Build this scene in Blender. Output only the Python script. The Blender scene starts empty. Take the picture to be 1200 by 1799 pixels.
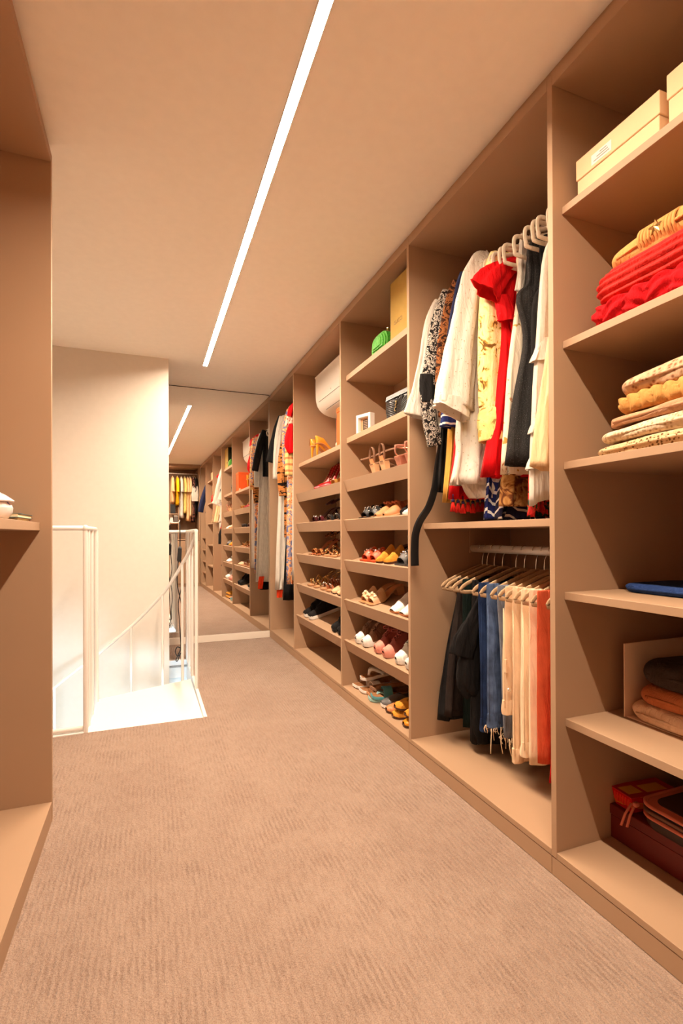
import bpy, bmesh, math, random
from mathutils import Vector, Matrix, noise
from math import sin, cos, pi, radians, sqrt
random.seed(7)
SC = bpy.context.scene
COL = SC.collection
CAMH = 0.9987          # eye height, floor is z = 0
ZC = 2.367             # ceiling height
XF = 1.10              # front plane of the right-hand wardrobes
PHI = 0.0151           # the mirror wall and stair edge are out of square by 0.9 degrees

# ------------------------------------------------------------------ camera
def make_camera():
    f = 874.94; cx, cy = 597.29, 934.35; yaw, pit, rol = 0.3663, 0.0051, -0.0042
    cd = bpy.data.cameras.new('camera'); co = bpy.data.objects.new('camera', cd); COL.objects.link(co)
    r = Vector((cos(yaw), -sin(yaw), 0)); d = Vector((sin(yaw), cos(yaw), 0)); z = Vector((0, 0, 1))
    F = d*cos(pit) + z*sin(pit); U = z*cos(pit) - d*sin(pit)
    R2 = r*cos(rol) + U*sin(rol); U2 = U*cos(rol) - r*sin(rol)
    M = Matrix((R2, U2, -F)).transposed().to_4x4(); M.translation = (0, 0, CAMH)
    co.matrix_world = M
    cd.sensor_fit = 'HORIZONTAL'; cd.sensor_width = 36.0; cd.lens = f/1200*36
    cd.shift_x = (600-cx)/1200; cd.shift_y = (cy-899.5)/1200
    cd.clip_start = 0.02; cd.clip_end = 60
    SC.camera = co
make_camera()

# ------------------------------------------------------------------ world, exposure
w = bpy.data.worlds.new('world'); SC.world = w; w.use_nodes = True
w.node_tree.nodes['Background'].inputs[0].default_value = (1.0, 0.9, 0.8, 1)
w.node_tree.nodes['Background'].inputs[1].default_value = 0.05
SC.view_settings.view_transform = 'Standard'; SC.view_settings.look = 'None'
SC.view_settings.gamma = 1.0; SC.view_settings.use_curve_mapping = False
SC.view_settings.exposure = 0.15
SC.cycles.max_bounces = 14; SC.cycles.diffuse_bounces = 10; SC.cycles.glossy_bounces = 6
SC.cycles.transmission_bounces = 8; SC.cycles.transparent_max_bounces = 8
SC.cycles.sample_clamp_indirect = 8.0
SC.cycles.use_denoising = True
SC.cycles.caustics_reflective = True; SC.cycles.caustics_refractive = False

LED_COLOR = (1.0, 0.808, 0.612); LED_POWER = 385.0
DAY_COLOR = (0.52, 0.80, 1.0); DAY_POWER = 105.0
# daylight coming up the stairwell from the window of the storey below
ld = bpy.data.lights.new('stairwell_daylight', 'AREA'); ld.shape = 'RECTANGLE'; ld.size = 1.1; ld.size_y = 0.9
ld.energy = DAY_POWER; ld.color = DAY_COLOR
lo = bpy.data.objects.new('stairwell_daylight', ld); COL.objects.link(lo)
lo.location = (-0.35, 0.0, -1.25); lo.rotation_euler = (radians(104), 0, 0)

# ------------------------------------------------------------------ materials
def nt(m):
    m.use_nodes = True; t = m.node_tree; t.nodes.clear()
    o = t.nodes.new('ShaderNodeOutputMaterial'); b = t.nodes.new('ShaderNodeBsdfPrincipled')
    t.links.new(b.outputs[0], o.inputs[0]); return t, b
def C4(c): return (c[0], c[1], c[2], 1)
def srgb(r, g, b):
    f = lambda v: v/255/12.92 if v/255 <= .04045 else ((v/255+.055)/1.055)**2.4
    return (f(r), f(g), f(b))
MATS = {}
def ramp(t, fac, stops, interp='LINEAR'):
    r = t.nodes.new('ShaderNodeValToRGB'); r.color_ramp.interpolation = interp
    e = r.color_ramp.elements
    while len(e) < len(stops): e.new(0.5)
    for k, (p, c) in enumerate(stops): e[k].position = p; e[k].color = C4(c)
    t.links.new(fac, r.inputs[0]); return r.outputs[0]
def coords(t, scale=(1, 1, 1), rot=(0, 0, 0)):
    tc = t.nodes.new('ShaderNodeTexCoord'); mp = t.nodes.new('ShaderNodeMapping')
    mp.inputs['Scale'].default_value = scale; mp.inputs['Rotation'].default_value = rot
    t.links.new(tc.outputs['Object'], mp.inputs[0]); return mp.outputs[0]
def noisen(t, vec, scale, detail=3, rough=.5, dist=0):
    n = t.nodes.new('ShaderNodeTexNoise'); n.inputs['Scale'].default_value = scale
    n.inputs['Detail'].default_value = detail; n.inputs['Roughness'].default_value = rough
    n.inputs['Distortion'].default_value = dist
    t.links.new(vec, n.inputs['Vector']); return n.outputs[0]
def voro(t, vec, scale, feature='F1', rnd=1.0):
    n = t.nodes.new('ShaderNodeTexVoronoi'); n.feature = feature; n.inputs['Scale'].default_value = scale
    n.inputs['Randomness'].default_value = rnd
    t.links.new(vec, n.inputs['Vector']); return n.outputs[0]
def wave(t, vec, scale, dist=0, direction='X', dscale=1.0, profile='SIN', kind='BANDS'):
    n = t.nodes.new('ShaderNodeTexWave'); n.wave_type = kind; n.bands_direction = direction; n.wave_profile = profile
    n.inputs['Scale'].default_value = scale; n.inputs['Distortion'].default_value = dist
    n.inputs['Detail Scale'].default_value = dscale
    t.links.new(vec, n.inputs['Vector']); return n.outputs[1]
def mix(t, fac, a, b, mode='MIX'):
    n = t.nodes.new('ShaderNodeMix'); n.data_type = 'RGBA'; n.blend_type = mode
    for s, v in ((n.inputs[0], fac), (n.inputs[6], a), (n.inputs[7], b)):
        if isinstance(v, (int, float)): s.default_value = v
        elif isinstance(v, tuple): s.default_value = C4(v)
        else: t.links.new(v, s)
    return n.outputs[2]
def bump(t, b, h, strength=.3, dist=.01):
    n = t.nodes.new('ShaderNodeBump'); n.inputs['Strength'].default_value = strength; n.inputs['Distance'].default_value = dist
    t.links.new(h, n.inputs['Height']); t.links.new(n.outputs[0], b.inputs['Normal'])
def wrinkle(t, b, weave, bs, wr):
    """weave relief plus soft vertical creases"""
    n1 = t.nodes.new('ShaderNodeBump'); n1.inputs['Strength'].default_value = bs; n1.inputs['Distance'].default_value = .002
    t.links.new(noisen(t, coords(t), weave, 2), n1.inputs['Height'])
    if wr > 0:
        n2 = t.nodes.new('ShaderNodeBump'); n2.inputs['Strength'].default_value = wr; n2.inputs['Distance'].default_value = .02
        t.links.new(noisen(t, coords(t, (1, 1, .22)), 26, 4, .55, .6), n2.inputs['Height']); t.links.new(n2.outputs[0], n1.inputs['Normal'])
    t.links.new(n1.outputs[0], b.inputs['Normal'])
def setc(t, b, v):
    if isinstance(v, tuple): b.inputs['Base Color'].default_value = C4(v)
    else: t.links.new(v, b.inputs['Base Color'])
def mat(name, col, rough=.6, metal=0.0, spec=.4, sheen=0.0):
    if name in MATS: return MATS[name]
    m = bpy.data.materials.new(name); t, b = nt(m)
    setc(t, b, col); b.inputs['Roughness'].default_value = rough; b.inputs['Metallic'].default_value = metal
    b.inputs['Specular IOR Level'].default_value = spec
    MATS[name] = m; return m
def fabric(name, col, var=.12, weave=700, rough=.9, bs=.25, wr=None):
    """plain woven cloth: faint tone variation and a weave relief"""
    if name in MATS: return MATS[name]
    m = bpy.data.materials.new(name); t, b = nt(m); v = coords(t)
    n = noisen(t, v, 25, 4)
    lo_ = tuple(c*(1-var) for c in col); hi = tuple(min(1, c*(1+var)) for c in col)
    setc(t, b, ramp(t, n, [(.3, lo_), (.7, hi)]))
    b.inputs['Roughness'].default_value = rough; b.inputs['Specular IOR Level'].default_value = .15
    wrinkle(t, b, weave, bs, (.8 if bs > .05 else 0) if wr is None else wr)
    MATS[name] = m; return m
def printed(name, stops, scale=30, kind='noise', rough=.85, interp='CONSTANT', stretch=(1, 1, 1), dist=0, detail=3):
    """cloth with a printed or woven pattern; stops are colours along the pattern value"""
    if name in MATS: return MATS[name]
    m = bpy.data.materials.new(name); t, b = nt(m); v = coords(t, stretch)
    if kind == 'noise': f = noisen(t, v, scale, detail, .55, dist)
    elif kind == 'voronoi': f = voro(t, v, scale)
    elif kind == 'edge': f = voro(t, v, scale, 'DISTANCE_TO_EDGE')
    elif kind in 'XYZ': f = wave(t, v, scale, dist, kind)
    elif kind == 'diag': f = wave(t, v, scale, dist, 'DIAGONAL')
    setc(t, b, ramp(t, f, stops, interp)); b.inputs['Roughness'].default_value = rough
    b.inputs['Specular IOR Level'].default_value = .15
    wrinkle(t, b, 500, .15, .7)
    MATS[name] = m; return m

# ------------------------------------------------------------------ mesh helpers
def new_bm(): return bmesh.new()
def bbox(bm, x0, x1, y0, y1, z0, z1, bev=0.0, seg=1):
    a = bmesh.new()
    bmesh.ops.create_cube(a, size=1.0, matrix=Matrix.Translation(((x0+x1)/2, (y0+y1)/2, (z0+z1)/2)) @ Matrix.Diagonal((abs(x1-x0), abs(y1-y0), abs(z1-z0), 1)))
    if bev > 0: bmesh.ops.bevel(a, geom=a.edges[:], offset=bev, segments=seg, affect='EDGES', profile=.5)
    me = bpy.data.meshes.new('t'); a.to_mesh(me); a.free(); bm.from_mesh(me); bpy.data.meshes.remove(me)
    return bm
def box(x0, x1, y0, y1, z0, z1, bev=0.0, seg=1): return bbox(bmesh.new(), x0, x1, y0, y1, z0, z1, bev, seg)
def transform(bm, M): bmesh.ops.transform(bm, matrix=M, verts=bm.verts[:]); return bm
def loft(bm, rings, closed=True, cap0=True, cap1=True):
    """rings: lists of points with equal counts, joined into a skin"""
    vs = [[bm.verts.new(p) for p in r] for r in rings]
    n = len(rings[0])
    for a, b in zip(vs[:-1], vs[1:]):
        for k in range(n if closed else n-1):
            j = (k+1) % n
            bm.faces.new((a[k], a[j], b[j], b[k]))
    if closed and cap0: bm.faces.new(vs[0][::-1])
    if closed and cap1: bm.faces.new(vs[-1])
    return bm
def spline(pts, n=8):
    """Catmull-Rom through pts"""
    P = [Vector(p) for p in pts]
    if len(P) < 3: return P
    out = []
    for i in range(len(P)-1):
        p0 = P[max(i-1, 0)]; p1 = P[i]; p2 = P[i+1]; p3 = P[min(i+2, len(P)-1)]
        for k in range(n):
            t = k/n
            out.append(.5*((2*p1)+(p2-p0)*t+(2*p0-5*p1+4*p2-p3)*t*t+(3*p1-p0-3*p2+p3)*t**3))
    out.append(P[-1]); return out
def tube(bm, pts, r, seg=8, r2=None, closed=False, up=(0, 0, 1), cap=True):
    """tube along pts; r may be a list; r2 = radius on the second axis for flat sections"""
    P = [Vector(p) for p in pts]; n = len(P); rings = []
    up = Vector(up); last = None
    for i in range(n):
        if closed: d = P[(i+1) % n]-P[i-1]
        else: d = P[min(i+1, n-1)]-P[max(i-1, 0)]
        if d.length < 1e-9: d = Vector((0, 0, 1))
        d.normalize()
        a = last if last is not None else up
        s = a - d*a.dot(d)
        if s.length < 1e-4: s = Vector((1, 0, 0)) - d*d.x
        if s.length < 1e-4: s = Vector((0, 1, 0)) - d*d.y
        s.normalize(); last = s; q = d.cross(s)
        ra = r[i] if isinstance(r, (list, tuple)) else r
        rb = (r2[i] if isinstance(r2, (list, tuple)) else r2) if r2 is not None else ra
        rings.append([P[i]+s*ra*cos(2*pi*k/seg)+q*rb*sin(2*pi*k/seg) for k in range(seg)])
    if closed:
        rings.append(rings[0])
        loft(bm, rings, True, False, False); bmesh.ops.remove_doubles(bm, verts=bm.verts[:], dist=1e-6)
    else: loft(bm, rings, True, cap, cap)
    return bm
def obj(name, bm, m, parent=None, smooth=False, loc=None, auto=None):
    bmesh.ops.recalc_face_normals(bm, faces=bm.faces[:])
    me = bpy.data.meshes.new(name); bm.to_mesh(me); bm.free()
    if m is not None: me.materials.append(m)
    if smooth:
        me.shade_smooth()
        if auto: me.set_sharp_from_angle(angle=radians(auto))
    o = bpy.data.objects.new(name, me); COL.objects.link(o)
    if parent is not None: o.parent = parent
    if loc is not None: o.location = loc
    return o
def tag(o, label, cat, group=None):
    o['label'] = label; o['category'] = cat
    if group: o['group'] = group
    return o
def thing(name, label, cat, loc=(0, 0, 0), rz=0.0, group=None):
    o = bpy.data.objects.new(name, None); o.empty_display_size = .05; COL.objects.link(o)
    o.location = loc; o.rotation_euler = (0, 0, rz); return tag(o, label, cat, group)
def struct(name, bm, m, parent=None, smooth=False):
    o = obj(name, bm, m, parent, smooth)
    if parent is None: o['kind'] = 'structure'
    return o
def dup(root, loc=None, rz=None, label=None):
    r = root.copy(); COL.objects.link(r)
    if loc is not None: r.location = loc
    if rz is not None: r.rotation_euler = (0, 0, rz)
    if label: r['label'] = label
    for ch in list(root.children):
        c = ch.copy(); COL.objects.link(c); c.parent = r
        for g in list(ch.children):
            d = g.copy(); COL.objects.link(d); d.parent = c
    return r
# ================================================================== the room shell
M_CEIL = fabric('ceiling_paint', (.92, .865, .775), .015, 60, .9, .03)
M_WALL = fabric('wall_paint', (.69, .63, .555), .015, 60, .9, .03)
M_WHITE = mat('white_gloss_paint', (.86, .84, .81), .25, 0, .5)
M_WELL = mat('white_stairwell_paint', (.86, .86, .85), .6)
def carpet_mat():
    m = bpy.data.materials.new('ribbed_beige_carpet'); t, b = nt(m); v = coords(t)
    vr = coords(t, (1, .22, 1))
    big = noisen(t, v, 2.6, 4, .6, .4)
    patch = noisen(t, v, 7.5, 4, .62, .3)
    streak = noisen(t, vr, 95, 3, .65)
    fine = noisen(t, v, 330, 2, .75)
    tuft = voro(t, coords(t, (1, .55, 1)), 210)
    rib = wave(t, v, 21, 2.2, 'X', 2.5)
    c = ramp(t, big, [(.33, (0.2772, 0.1742, 0.125)), (.5, (0.3274, 0.2182, 0.161)), (.68, (0.3696, 0.2534, 0.1901))])
    broken = mix(t, 1.0, ramp(t, patch, [(.44, (0, 0, 0)), (.62, (1, 1, 1))]), ramp(t, mix(t, .5, streak, rib), [(.40, (1, 1, 1)), (.56, (0, 0, 0))]), 'MULTIPLY')
    c = mix(t, broken, c, (0.1927, 0.1107, 0.0754))
    c = mix(t, .34, c, ramp(t, streak, [(.36, (0.1806, 0.1049, 0.0722)), (.60, (0.4136, 0.2904, 0.22))]))
    c = mix(t, .38, c, ramp(t, fine, [(.36, (0.1462, 0.0843, 0.0568)), (.60, (0.4664, 0.3388, 0.2596))]))
    setc(t, b, c); b.inputs['Roughness'].default_value = .95; b.inputs['Specular IOR Level'].default_value = .1
    b.inputs['Sheen Weight'].default_value = .2; b.inputs['Sheen Roughness'].default_value = .5
    h = mix(t, .5, mix(t, .4, streak, rib), mix(t, .5, fine, tuft))
    bump(t, b, h, 1.0, .009)
    return m
M_CARPET = carpet_mat()
def quad_floor():
    """carpet with the stair opening cut out"""
    bm = bmesh.new()
    X0, X1, Y0, Y1 = -1.0, 1.78, -1.15, 4.80
    ox0, ox1, oy0, oy1 = -0.93, 0.295, 2.82, 4.18
    for a in ((X0, X1, Y0, oy0), (ox1, X1, oy0, oy1), (X0, X1, oy1, Y1), (X0, ox0, oy0, oy1)):
        bbox(bm, a[0], a[1], a[2], a[3], -.12, 0)
    return bm
struct('floor', quad_floor(), M_CARPET)
struct('ceiling', box(-1.0, 1.78, -1.15, 4.86, ZC, ZC+.08), M_CEIL)
# dividing wall in front of the mirror, running down into the stairwell
struct('wall_front', box(-.93, .145, 4.078, 4.118, -2.2, ZC), M_WALL)
struct('wall_left', box(-1.0, -.93, -1.15, 4.86, -2.2, ZC), M_WALL)
struct('wall_right', box(1.70, 1.78, -1.15, 4.86, 0, ZC), M_WALL)
struct('wall_rear', box(-1.0, 1.78, -1.2, -1.13, 0, ZC), M_WALL)
def rotm(x, y, a=PHI): return Matrix.Translation((x, y, 0)) @ Matrix.Rotation(a, 4, 'Z')
struct('wall_mirror', transform(box(-2.05, .62, .012, .07, 0, ZC), rotm(XF, 4.795)), M_WALL)
struct('baseboard_mirror', transform(box(-2.05, -.002, -.014, .012, 0, .062, .002), rotm(XF, 4.795)), mat('cream_skirting', (.82, .74, .64), .5))
mir = mat('mirror_glass', (.96, .95, .93), .0, 1.0)
o = obj('wall_mirror_panel', transform(box(-2.0, 0, 0, .008, .064, ZC-.0065), rotm(XF, 4.795)), mir)
struct('trim_shadow_gap', transform(box(-2.0, 0, .001, .009, ZC-.006, ZC), rotm(XF, 4.795)), mat('painted_gap_shade', (.05, .035, .025), .7))  # shadow gap above the mirror, its shade put in as a dark strip
tag(o, 'full height frameless mirror covering the far end wall above the skirting', 'mirror')
# stairwell shell below the floor
bm = box(.295, .36, -1.15, 4.24, -2.2, -.121); bbox(bm, .146, .295, 4.18, 4.24, -2.2, -.121)
struct('wall_stairwell', bm, M_WELL)
struct('floor_lower', box(-1.0, .36, -1.2, 4.24, -2.28, -2.2), mat('lower_floor_tile', (.7, .7, .7), .4))
struct('wall_lower_rear', box(-1.0, .36, -1.2, -1.15, -2.2, -.12), M_WELL)
bm = box(-.93, -.31, 2.812, 2.85, -.022, .006, .002)
struct('trim_1', bm, M_WHITE)
bm = box(.279, .297, 2.82, 4.19, -.14, .004, .001); struct('trim_2', bm, M_WHITE)
bm = box(.10, .297, 4.165, 4.20, -.135, .004, .001); struct('trim_3', bm, M_WHITE)
struct('trim_4', box(.13, .279, 4.160, 4.168, -.052, -.036), printed('speckled_grey_strip', [(0, (.25, .25, .25)), (.5, (.5, .5, .5))], 300))

# ================================================================== LED strip in the ceiling
em = bpy.data.materials.new('warm_led_diffuser'); t_, b_ = nt(em)
b_.inputs['Base Color'].default_value = (1, 1, 1, 1)
b_.inputs['Emission Color'].default_value = C4(LED_COLOR); b_.inputs['Emission Strength'].default_value = LED_POWER
led = thing('ceiling_light', 'long warm white LED strip light running along the ceiling', 'ceiling light', (.425, 1.9, ZC))
obj('diffuser', box(-.0155, .0155, -2.2, 2.22, -.0022, -.001), em, led)
bm = bmesh.new()
for x0, x1 in ((-.0185, -.016), (.016, .0185)): bbox(bm, x0, x1, -2.203, 2.223, -.0092, 0)
bbox(bm, -.0185, .0185, 2.2205, 2.2235, -.0092, 0); bbox(bm, -.0185, .0185, -2.2035, -2.2005, -.0092, 0)
obj('profile', bm, M_WHITE, led)

# ================================================================== wardrobes
def wood_mat():
    m = bpy.data.materials.new('taupe_melamine'); t, b = nt(m); v = coords(t)
    setc(t, b, ramp(t, noisen(t, v, 2.5, 2), [(.3, (.398, .249, .150)), (.7, (.420, .264, .161))]))
    b.inputs['Roughness'].default_value = .55; b.inputs['Specular IOR Level'].default_value = .3
    bump(t, b, noisen(t, v, 900, 2), .06, .001); return m
M_WOOD = wood_mat()
M_STEEL = mat('brushed_chrome', (.75, .73, .70), .25, 1.0)
BEV = .0009; SLOPE = .268
TOPZ = 2.3057
def unit(label, y0, y1, xb, left=None, right=None, name='wardrobe_unit', plinth=True):
    """open wardrobe bay between y0 and y1 (inner faces); left / right = (ya, yb) of the side panels it owns"""
    u = thing(name, label, 'wardrobe', (XF, (y0+y1)/2, 0)); cy = (y0+y1)/2
    P = lambda n, a: obj(n, box(a[0]-XF, a[1]-XF, a[2]-cy, a[3]-cy, a[4], a[5], BEV), M_WOOD, u)
    for s in (left, right):
        if s: P('side_panel', (XF, xb, s[0], s[1], .056, TOPZ+.0325))
    P('top_panel', (XF, xb, y0+.0005, y1-.0005, TOPZ, TOPZ+.033))
    P('bottom_board', (XF, xb, y0+.0005, y1-.0005, .056, .0745))
    P('back_panel', (xb+.0005, xb+.012, y0+.0005, y1-.0005, .056, TOPZ+.033))
    pa = left[0] if left else y0; pb = right[1] if right else y1
    P('plinth', (XF+.001, XF+.02, pa+.0007, pb-.0007, .001, .054))
    P('filler_strip', (XF+.014, XF+.032, pa, pb, TOPZ+.0335, ZC))
    return u, P
def shelf(P, y0, y1, x0, x1, ztop, th): P('shelf', (x0, x1, y0+.0005, y1-.0005, ztop-th, ztop))
def sloped(u, y0, y1, ztop, xb, drop=None):
    """shoe shelf tilted towards the room with a lip in front"""
    cy = (y0+y1)/2; a = radians(18); e = .001
    x = 1.1135-XF; z = ztop
    def slab(pts):
        bm = bmesh.new()
        loft(bm, [[(p[0], y, p[1]) for p in pts] for y in (y0-cy+e, y1-cy-e)]); return bm
    lx, lz = sin(a), -cos(a); nx, nz = cos(a), sin(a)
    Lh, th = .070, .016
    p0 = (x, z); p1 = (x+lx*Lh, z+lz*Lh)
    obj('shelf_lip', slab([p0, p1, (p1[0]+nx*th, p1[1]+nz*th), (p0[0]+nx*th, p0[1]+nz*th)]), M_WOOD, u)
    q0 = (x+nx*th+.004, z-.010); q1 = (xb-XF-.001, q0[1]+(xb-XF-.001-q0[0])*SLOPE)
    obj('shelf', slab([q0, q1, (q1[0], q1[1]-.016), (q0[0]+.006, q0[1]-.016)]), M_WOOD, u)
XB_DEEP = 1.66; XB_SHOE = 1.462
U1, P1 = unit('nearest right wardrobe bay with folded knitwear and storage boxes', .273, 1.127, XB_DEEP, left=(.253, .273), right=(1.127, 1.147))
for z in (1.957, 1.562, 1.208, .827, .458): shelf(P1, .273, 1.127, 1.135, XB_DEEP, z, .022)
U2, P2 = unit('double height hanging bay full of blouses above and trousers below', 1.147, 1.985, XB_DEEP, right=(1.985, 2.005))
shelf(P2, 1.147, 1.985, 1.171, XB_DEEP, 1.046, .025)
U3, P3 = unit('shoe bay with a green box on top and six rows of shoes', 2.005, 2.842, XB_SHOE, right=(2.842, 2.862))
for z, th in ((1.974, .032), (1.589, .032)): shelf(P3, 2.005, 2.842, 1.136, XB_SHOE, z, th)
for z in (1.326, 1.085, .841, .601, .354): sloped(U3, 2.005, 2.842, z, XB_SHOE)
U4, P4 = unit('shoe bay below the white air conditioner with an empty bottom', 2.862, 3.902, XB_SHOE, right=(3.902, 3.926))
shelf(P4, 2.862, 3.902, 1.139, XB_SHOE, 1.574, .030)
for z in (1.327, 1.087, .842, .602, .349): sloped(U4, 2.862, 3.902, z, XB_SHOE)
U5, P5 = unit('farthest hanging bay with long dresses beside the mirror', 3.926, 4.765, XB_DEEP, right=(4.765, 4.787))
U0, P0 = unit('corner wardrobe bay behind the camera with a dark coat over small shelves', -.43, .253, XB_DEEP, left=(-.45, -.43))
for z in (.95, .72, .50, .29): shelf(P0, -.43, .253, 1.135, XB_DEEP, z, .02)
# left-hand wardrobe, only its far end is in view
XL = -.317
def left_unit():
    u = thing('wardrobe_unit', 'left wardrobe whose far side panel closes the left edge of the view', 'wardrobe', (XL, 1.2, 0))
    P = lambda n, a: obj(n, box(a[0]-XL, a[1]-XL, a[2]-1.2, a[3]-1.2, a[4], a[5], BEV), M_WOOD, u)
    P('side_panel', (-.92, XL, 1.981, 2.0, .003, TOPZ+.033)); P('side_panel', (-.92, XL, .55, .57, .003, TOPZ+.033))
    P('top_panel', (-.92, XL, .571, 1.9805, TOPZ, TOPZ+.033)); P('bottom_board', (-.92, XL, .571, 1.9805, .053, .0735))
    P('back_panel', (-.928, -.921, .55, 2.0, .003, TOPZ+.033)); P('plinth', (XL-.02, XL-.001, .571, 1.9805, .001, .0525))
    P('filler_strip', (XL-.03, XL-.014, .55, 2.0, TOPZ+.0335, ZC))
    P('shelf', (-.92, -.352, .571, 1.9805, 1.016, 1.044))
    return u
left_unit()
# ================================================================== builders: cloth
def lerp(a, b, t): return a+(b-a)*t
def interp_rows(rows, n):
    """resample rows of tuples (z first, descending) with Catmull-Rom"""
    m = len(rows)-1; out = []
    for k in range(n):
        f = k/(n-1)*m; i = min(int(f), m-1); t = f-i
        p0, p1, p2, p3 = rows[max(i-1, 0)], rows[i], rows[i+1], rows[min(i+2, m)]
        out.append(tuple(.5*((2*b)+(c-a)*t+(2*a-5*b+4*c-d)*t*t+(3*b-a-3*c+d)*t**3) for a, b, c, d in zip(p0, p1, p2, p3)))
    return out
def cloth_body(rows, seed=0, amp=.018, nf=6, n=56, nr=24, z0=0.0, hem_wave=0.0, sq=.75):
    """hanging cloth: rows (z, front x, back x, half thickness) from the shoulder down; folds grow towards the hem"""
    rnd = random.Random(seed); ph = [rnd.uniform(0, 6.28) for _ in range(4)]
    R = interp_rows(rows, nr); rings = []; ztop, zbot = R[0][0], R[-1][0]
    for (z, a0, a1, t) in R:
        g = (ztop-z)/(ztop-zbot+1e-6); A = amp*min(1, .15+g*1.1); ring = []
        mid, hw = (a0+a1)/2, abs(a1-a0)/2
        for k in range(n):
            p = 2*pi*k/n; c, s = cos(p), sin(p)
            fx = hw*math.copysign(abs(c)**sq, c); fy = max(t, .002)*math.copysign(abs(s)**.9, s)
            fo = A*(sin(nf*p+ph[0]+g*1.2)+.6*sin((nf*2+1)*p+ph[1]-g*1.7)+.35*sin(2*p+ph[2]+g*4))
            fo += A*.8*noise.noise(Vector((fx*14, z*5, seed*3.1+k*.0)))
            ring.append((mid+fx+fo*.25*c, fy+fo*(.35+.65*abs(s)), z-z0+hem_wave*g*g*sin(3*p+ph[3])))
        rings.append(ring)
    last = rings[-1]; cx = sum(p[0] for p in last)/n; cy = sum(p[1] for p in last)/n
    rings.append([(cx+(p[0]-cx)*.93, cy+(p[1]-cy)*.7, p[2]+.006) for p in last])
    rings.append([(cx+(p[0]-cx)*.8, cy+(p[1]-cy)*.3, p[2]+.05) for p in last])
    bm = bmesh.new(); loft(bm, rings); return bm
def cloth_tube(path, radii, seed=0, amp=.007, nf=4, n=28, step=7, flat=.75, z0=0.0):
    """sleeve, trouser leg or scarf: soft tube along a path of (x, y, z)"""
    rnd = random.Random(seed); P = spline([(p[0], p[1], p[2]-z0) for p in path], step)
    m = len(P); rs = [lerp(radii[min(int(i/(m-1)*(len(radii)-1)), len(radii)-2)], radii[min(int(i/(m-1)*(len(radii)-1)), len(radii)-2)+1], (i/(m-1)*(len(radii)-1))-min(int(i/(m-1)*(len(radii)-1)), len(radii)-2)) for i in range(m)]
    ph = rnd.uniform(0, 6.28); rings = []; last = Vector((1, 0, 0))
    for i in range(m):
        d = (P[min(i+1, m-1)]-P[max(i-1, 0)]).normalized()
        s = (last-d*last.dot(d)).normalized(); last = s; q = d.cross(s); g = i/(m-1); ring = []
        for k in range(n):
            a = 2*pi*k/n
            f = 1+amp/max(rs[i], .01)*(.3+.7*g)*(sin(nf*a+ph+g*2)+.5*sin(2*nf*a+ph*2-g*3)) + .5*amp/max(rs[i], .01)*noise.noise(Vector((cos(a)*2, sin(a)*2, g*9+seed)))
            ring.append(P[i]+s*rs[i]*f*cos(a)+q*rs[i]*flat*f*sin(a))
        rings.append(ring)
    c = P[-1]; rings.append([c+(v-c)*.86 for v in rings[-1]])
    rings.append([c-d*.03+(v-c)*.7 for v in rings[-2]])
    bm = bmesh.new(); loft(bm, rings); return bm
def bent(bm, fn):
    for v in bm.verts: v.co = Vector(fn(v.co.x, v.co.y, v.co.z))
    return bm
M_HANGER = fabric('cream_flocked_hanger', (.72, .60, .46), .04, 900, .75, .08)
M_HANGER_TAN = fabric('tan_velvet_hanger', (.50, .33, .19), .06, 900, .8, .1)
def hanger(name, label, y, zrod, m, group, drop=.05, half=.205, fall=.075, depth=.055, flat=(.0035, .0065), xr=1.43, rz=0.0, par=None, hook_r=.0016):
    """clothes hanger on a rod running along Y: hook, shoulders with rounded ends, lower bar"""
    h = thing(name, label, 'hanger', (xr, y, zrod), rz, group)
    z0 = -drop
    pts = [(0, 0, z0)]
    right = [(.03, 0, z0-.006), (.09, 0, z0-.026), (.15, 0, z0-.048), (half-.015, 0, z0-fall+.004), (half, 0, z0-fall-.014), (half-.004, 0, z0-fall-depth+.012), (half-.022, 0, z0-fall-depth)]
    loop_ = pts+right+[(0, 0, z0-fall-depth)]+[(-x, yy, zz) for x, yy, zz in reversed(right)]
    P = []
    L = [Vector(p) for p in loop_]; N = len(L)
    for i in range(N):
        p0, p1, p2, p3 = L[i-1], L[i], L[(i+1) % N], L[(i+2) % N]
        for k in range(3):
            t = k/3; P.append(.5*((2*p1)+(p2-p0)*t+(2*p0-5*p1+4*p2-p3)*t*t+(3*p1-p0-3*p2+p3)*t**3))
    bm = bmesh.new(); tube(bm, P, flat[1], 6, flat[0], closed=True, up=(0, 0, 1)); obj('shoulders', bm, m, h, True)
    hp = [(0, 0, z0+.002), (0, 0, z0+.020), (.004, 0, -.030), (.0155, 0, -.012), (.0165, 0, .004), (.010, 0, .0155), (-.002, 0, .0185), (-.013, 0, .013), (-.0165, 0, .001)]
    bm = bmesh.new(); tube(bm, spline(hp, 4), hook_r, 6); obj('hook', bm, M_STEEL, h, True)
    return h
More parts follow.
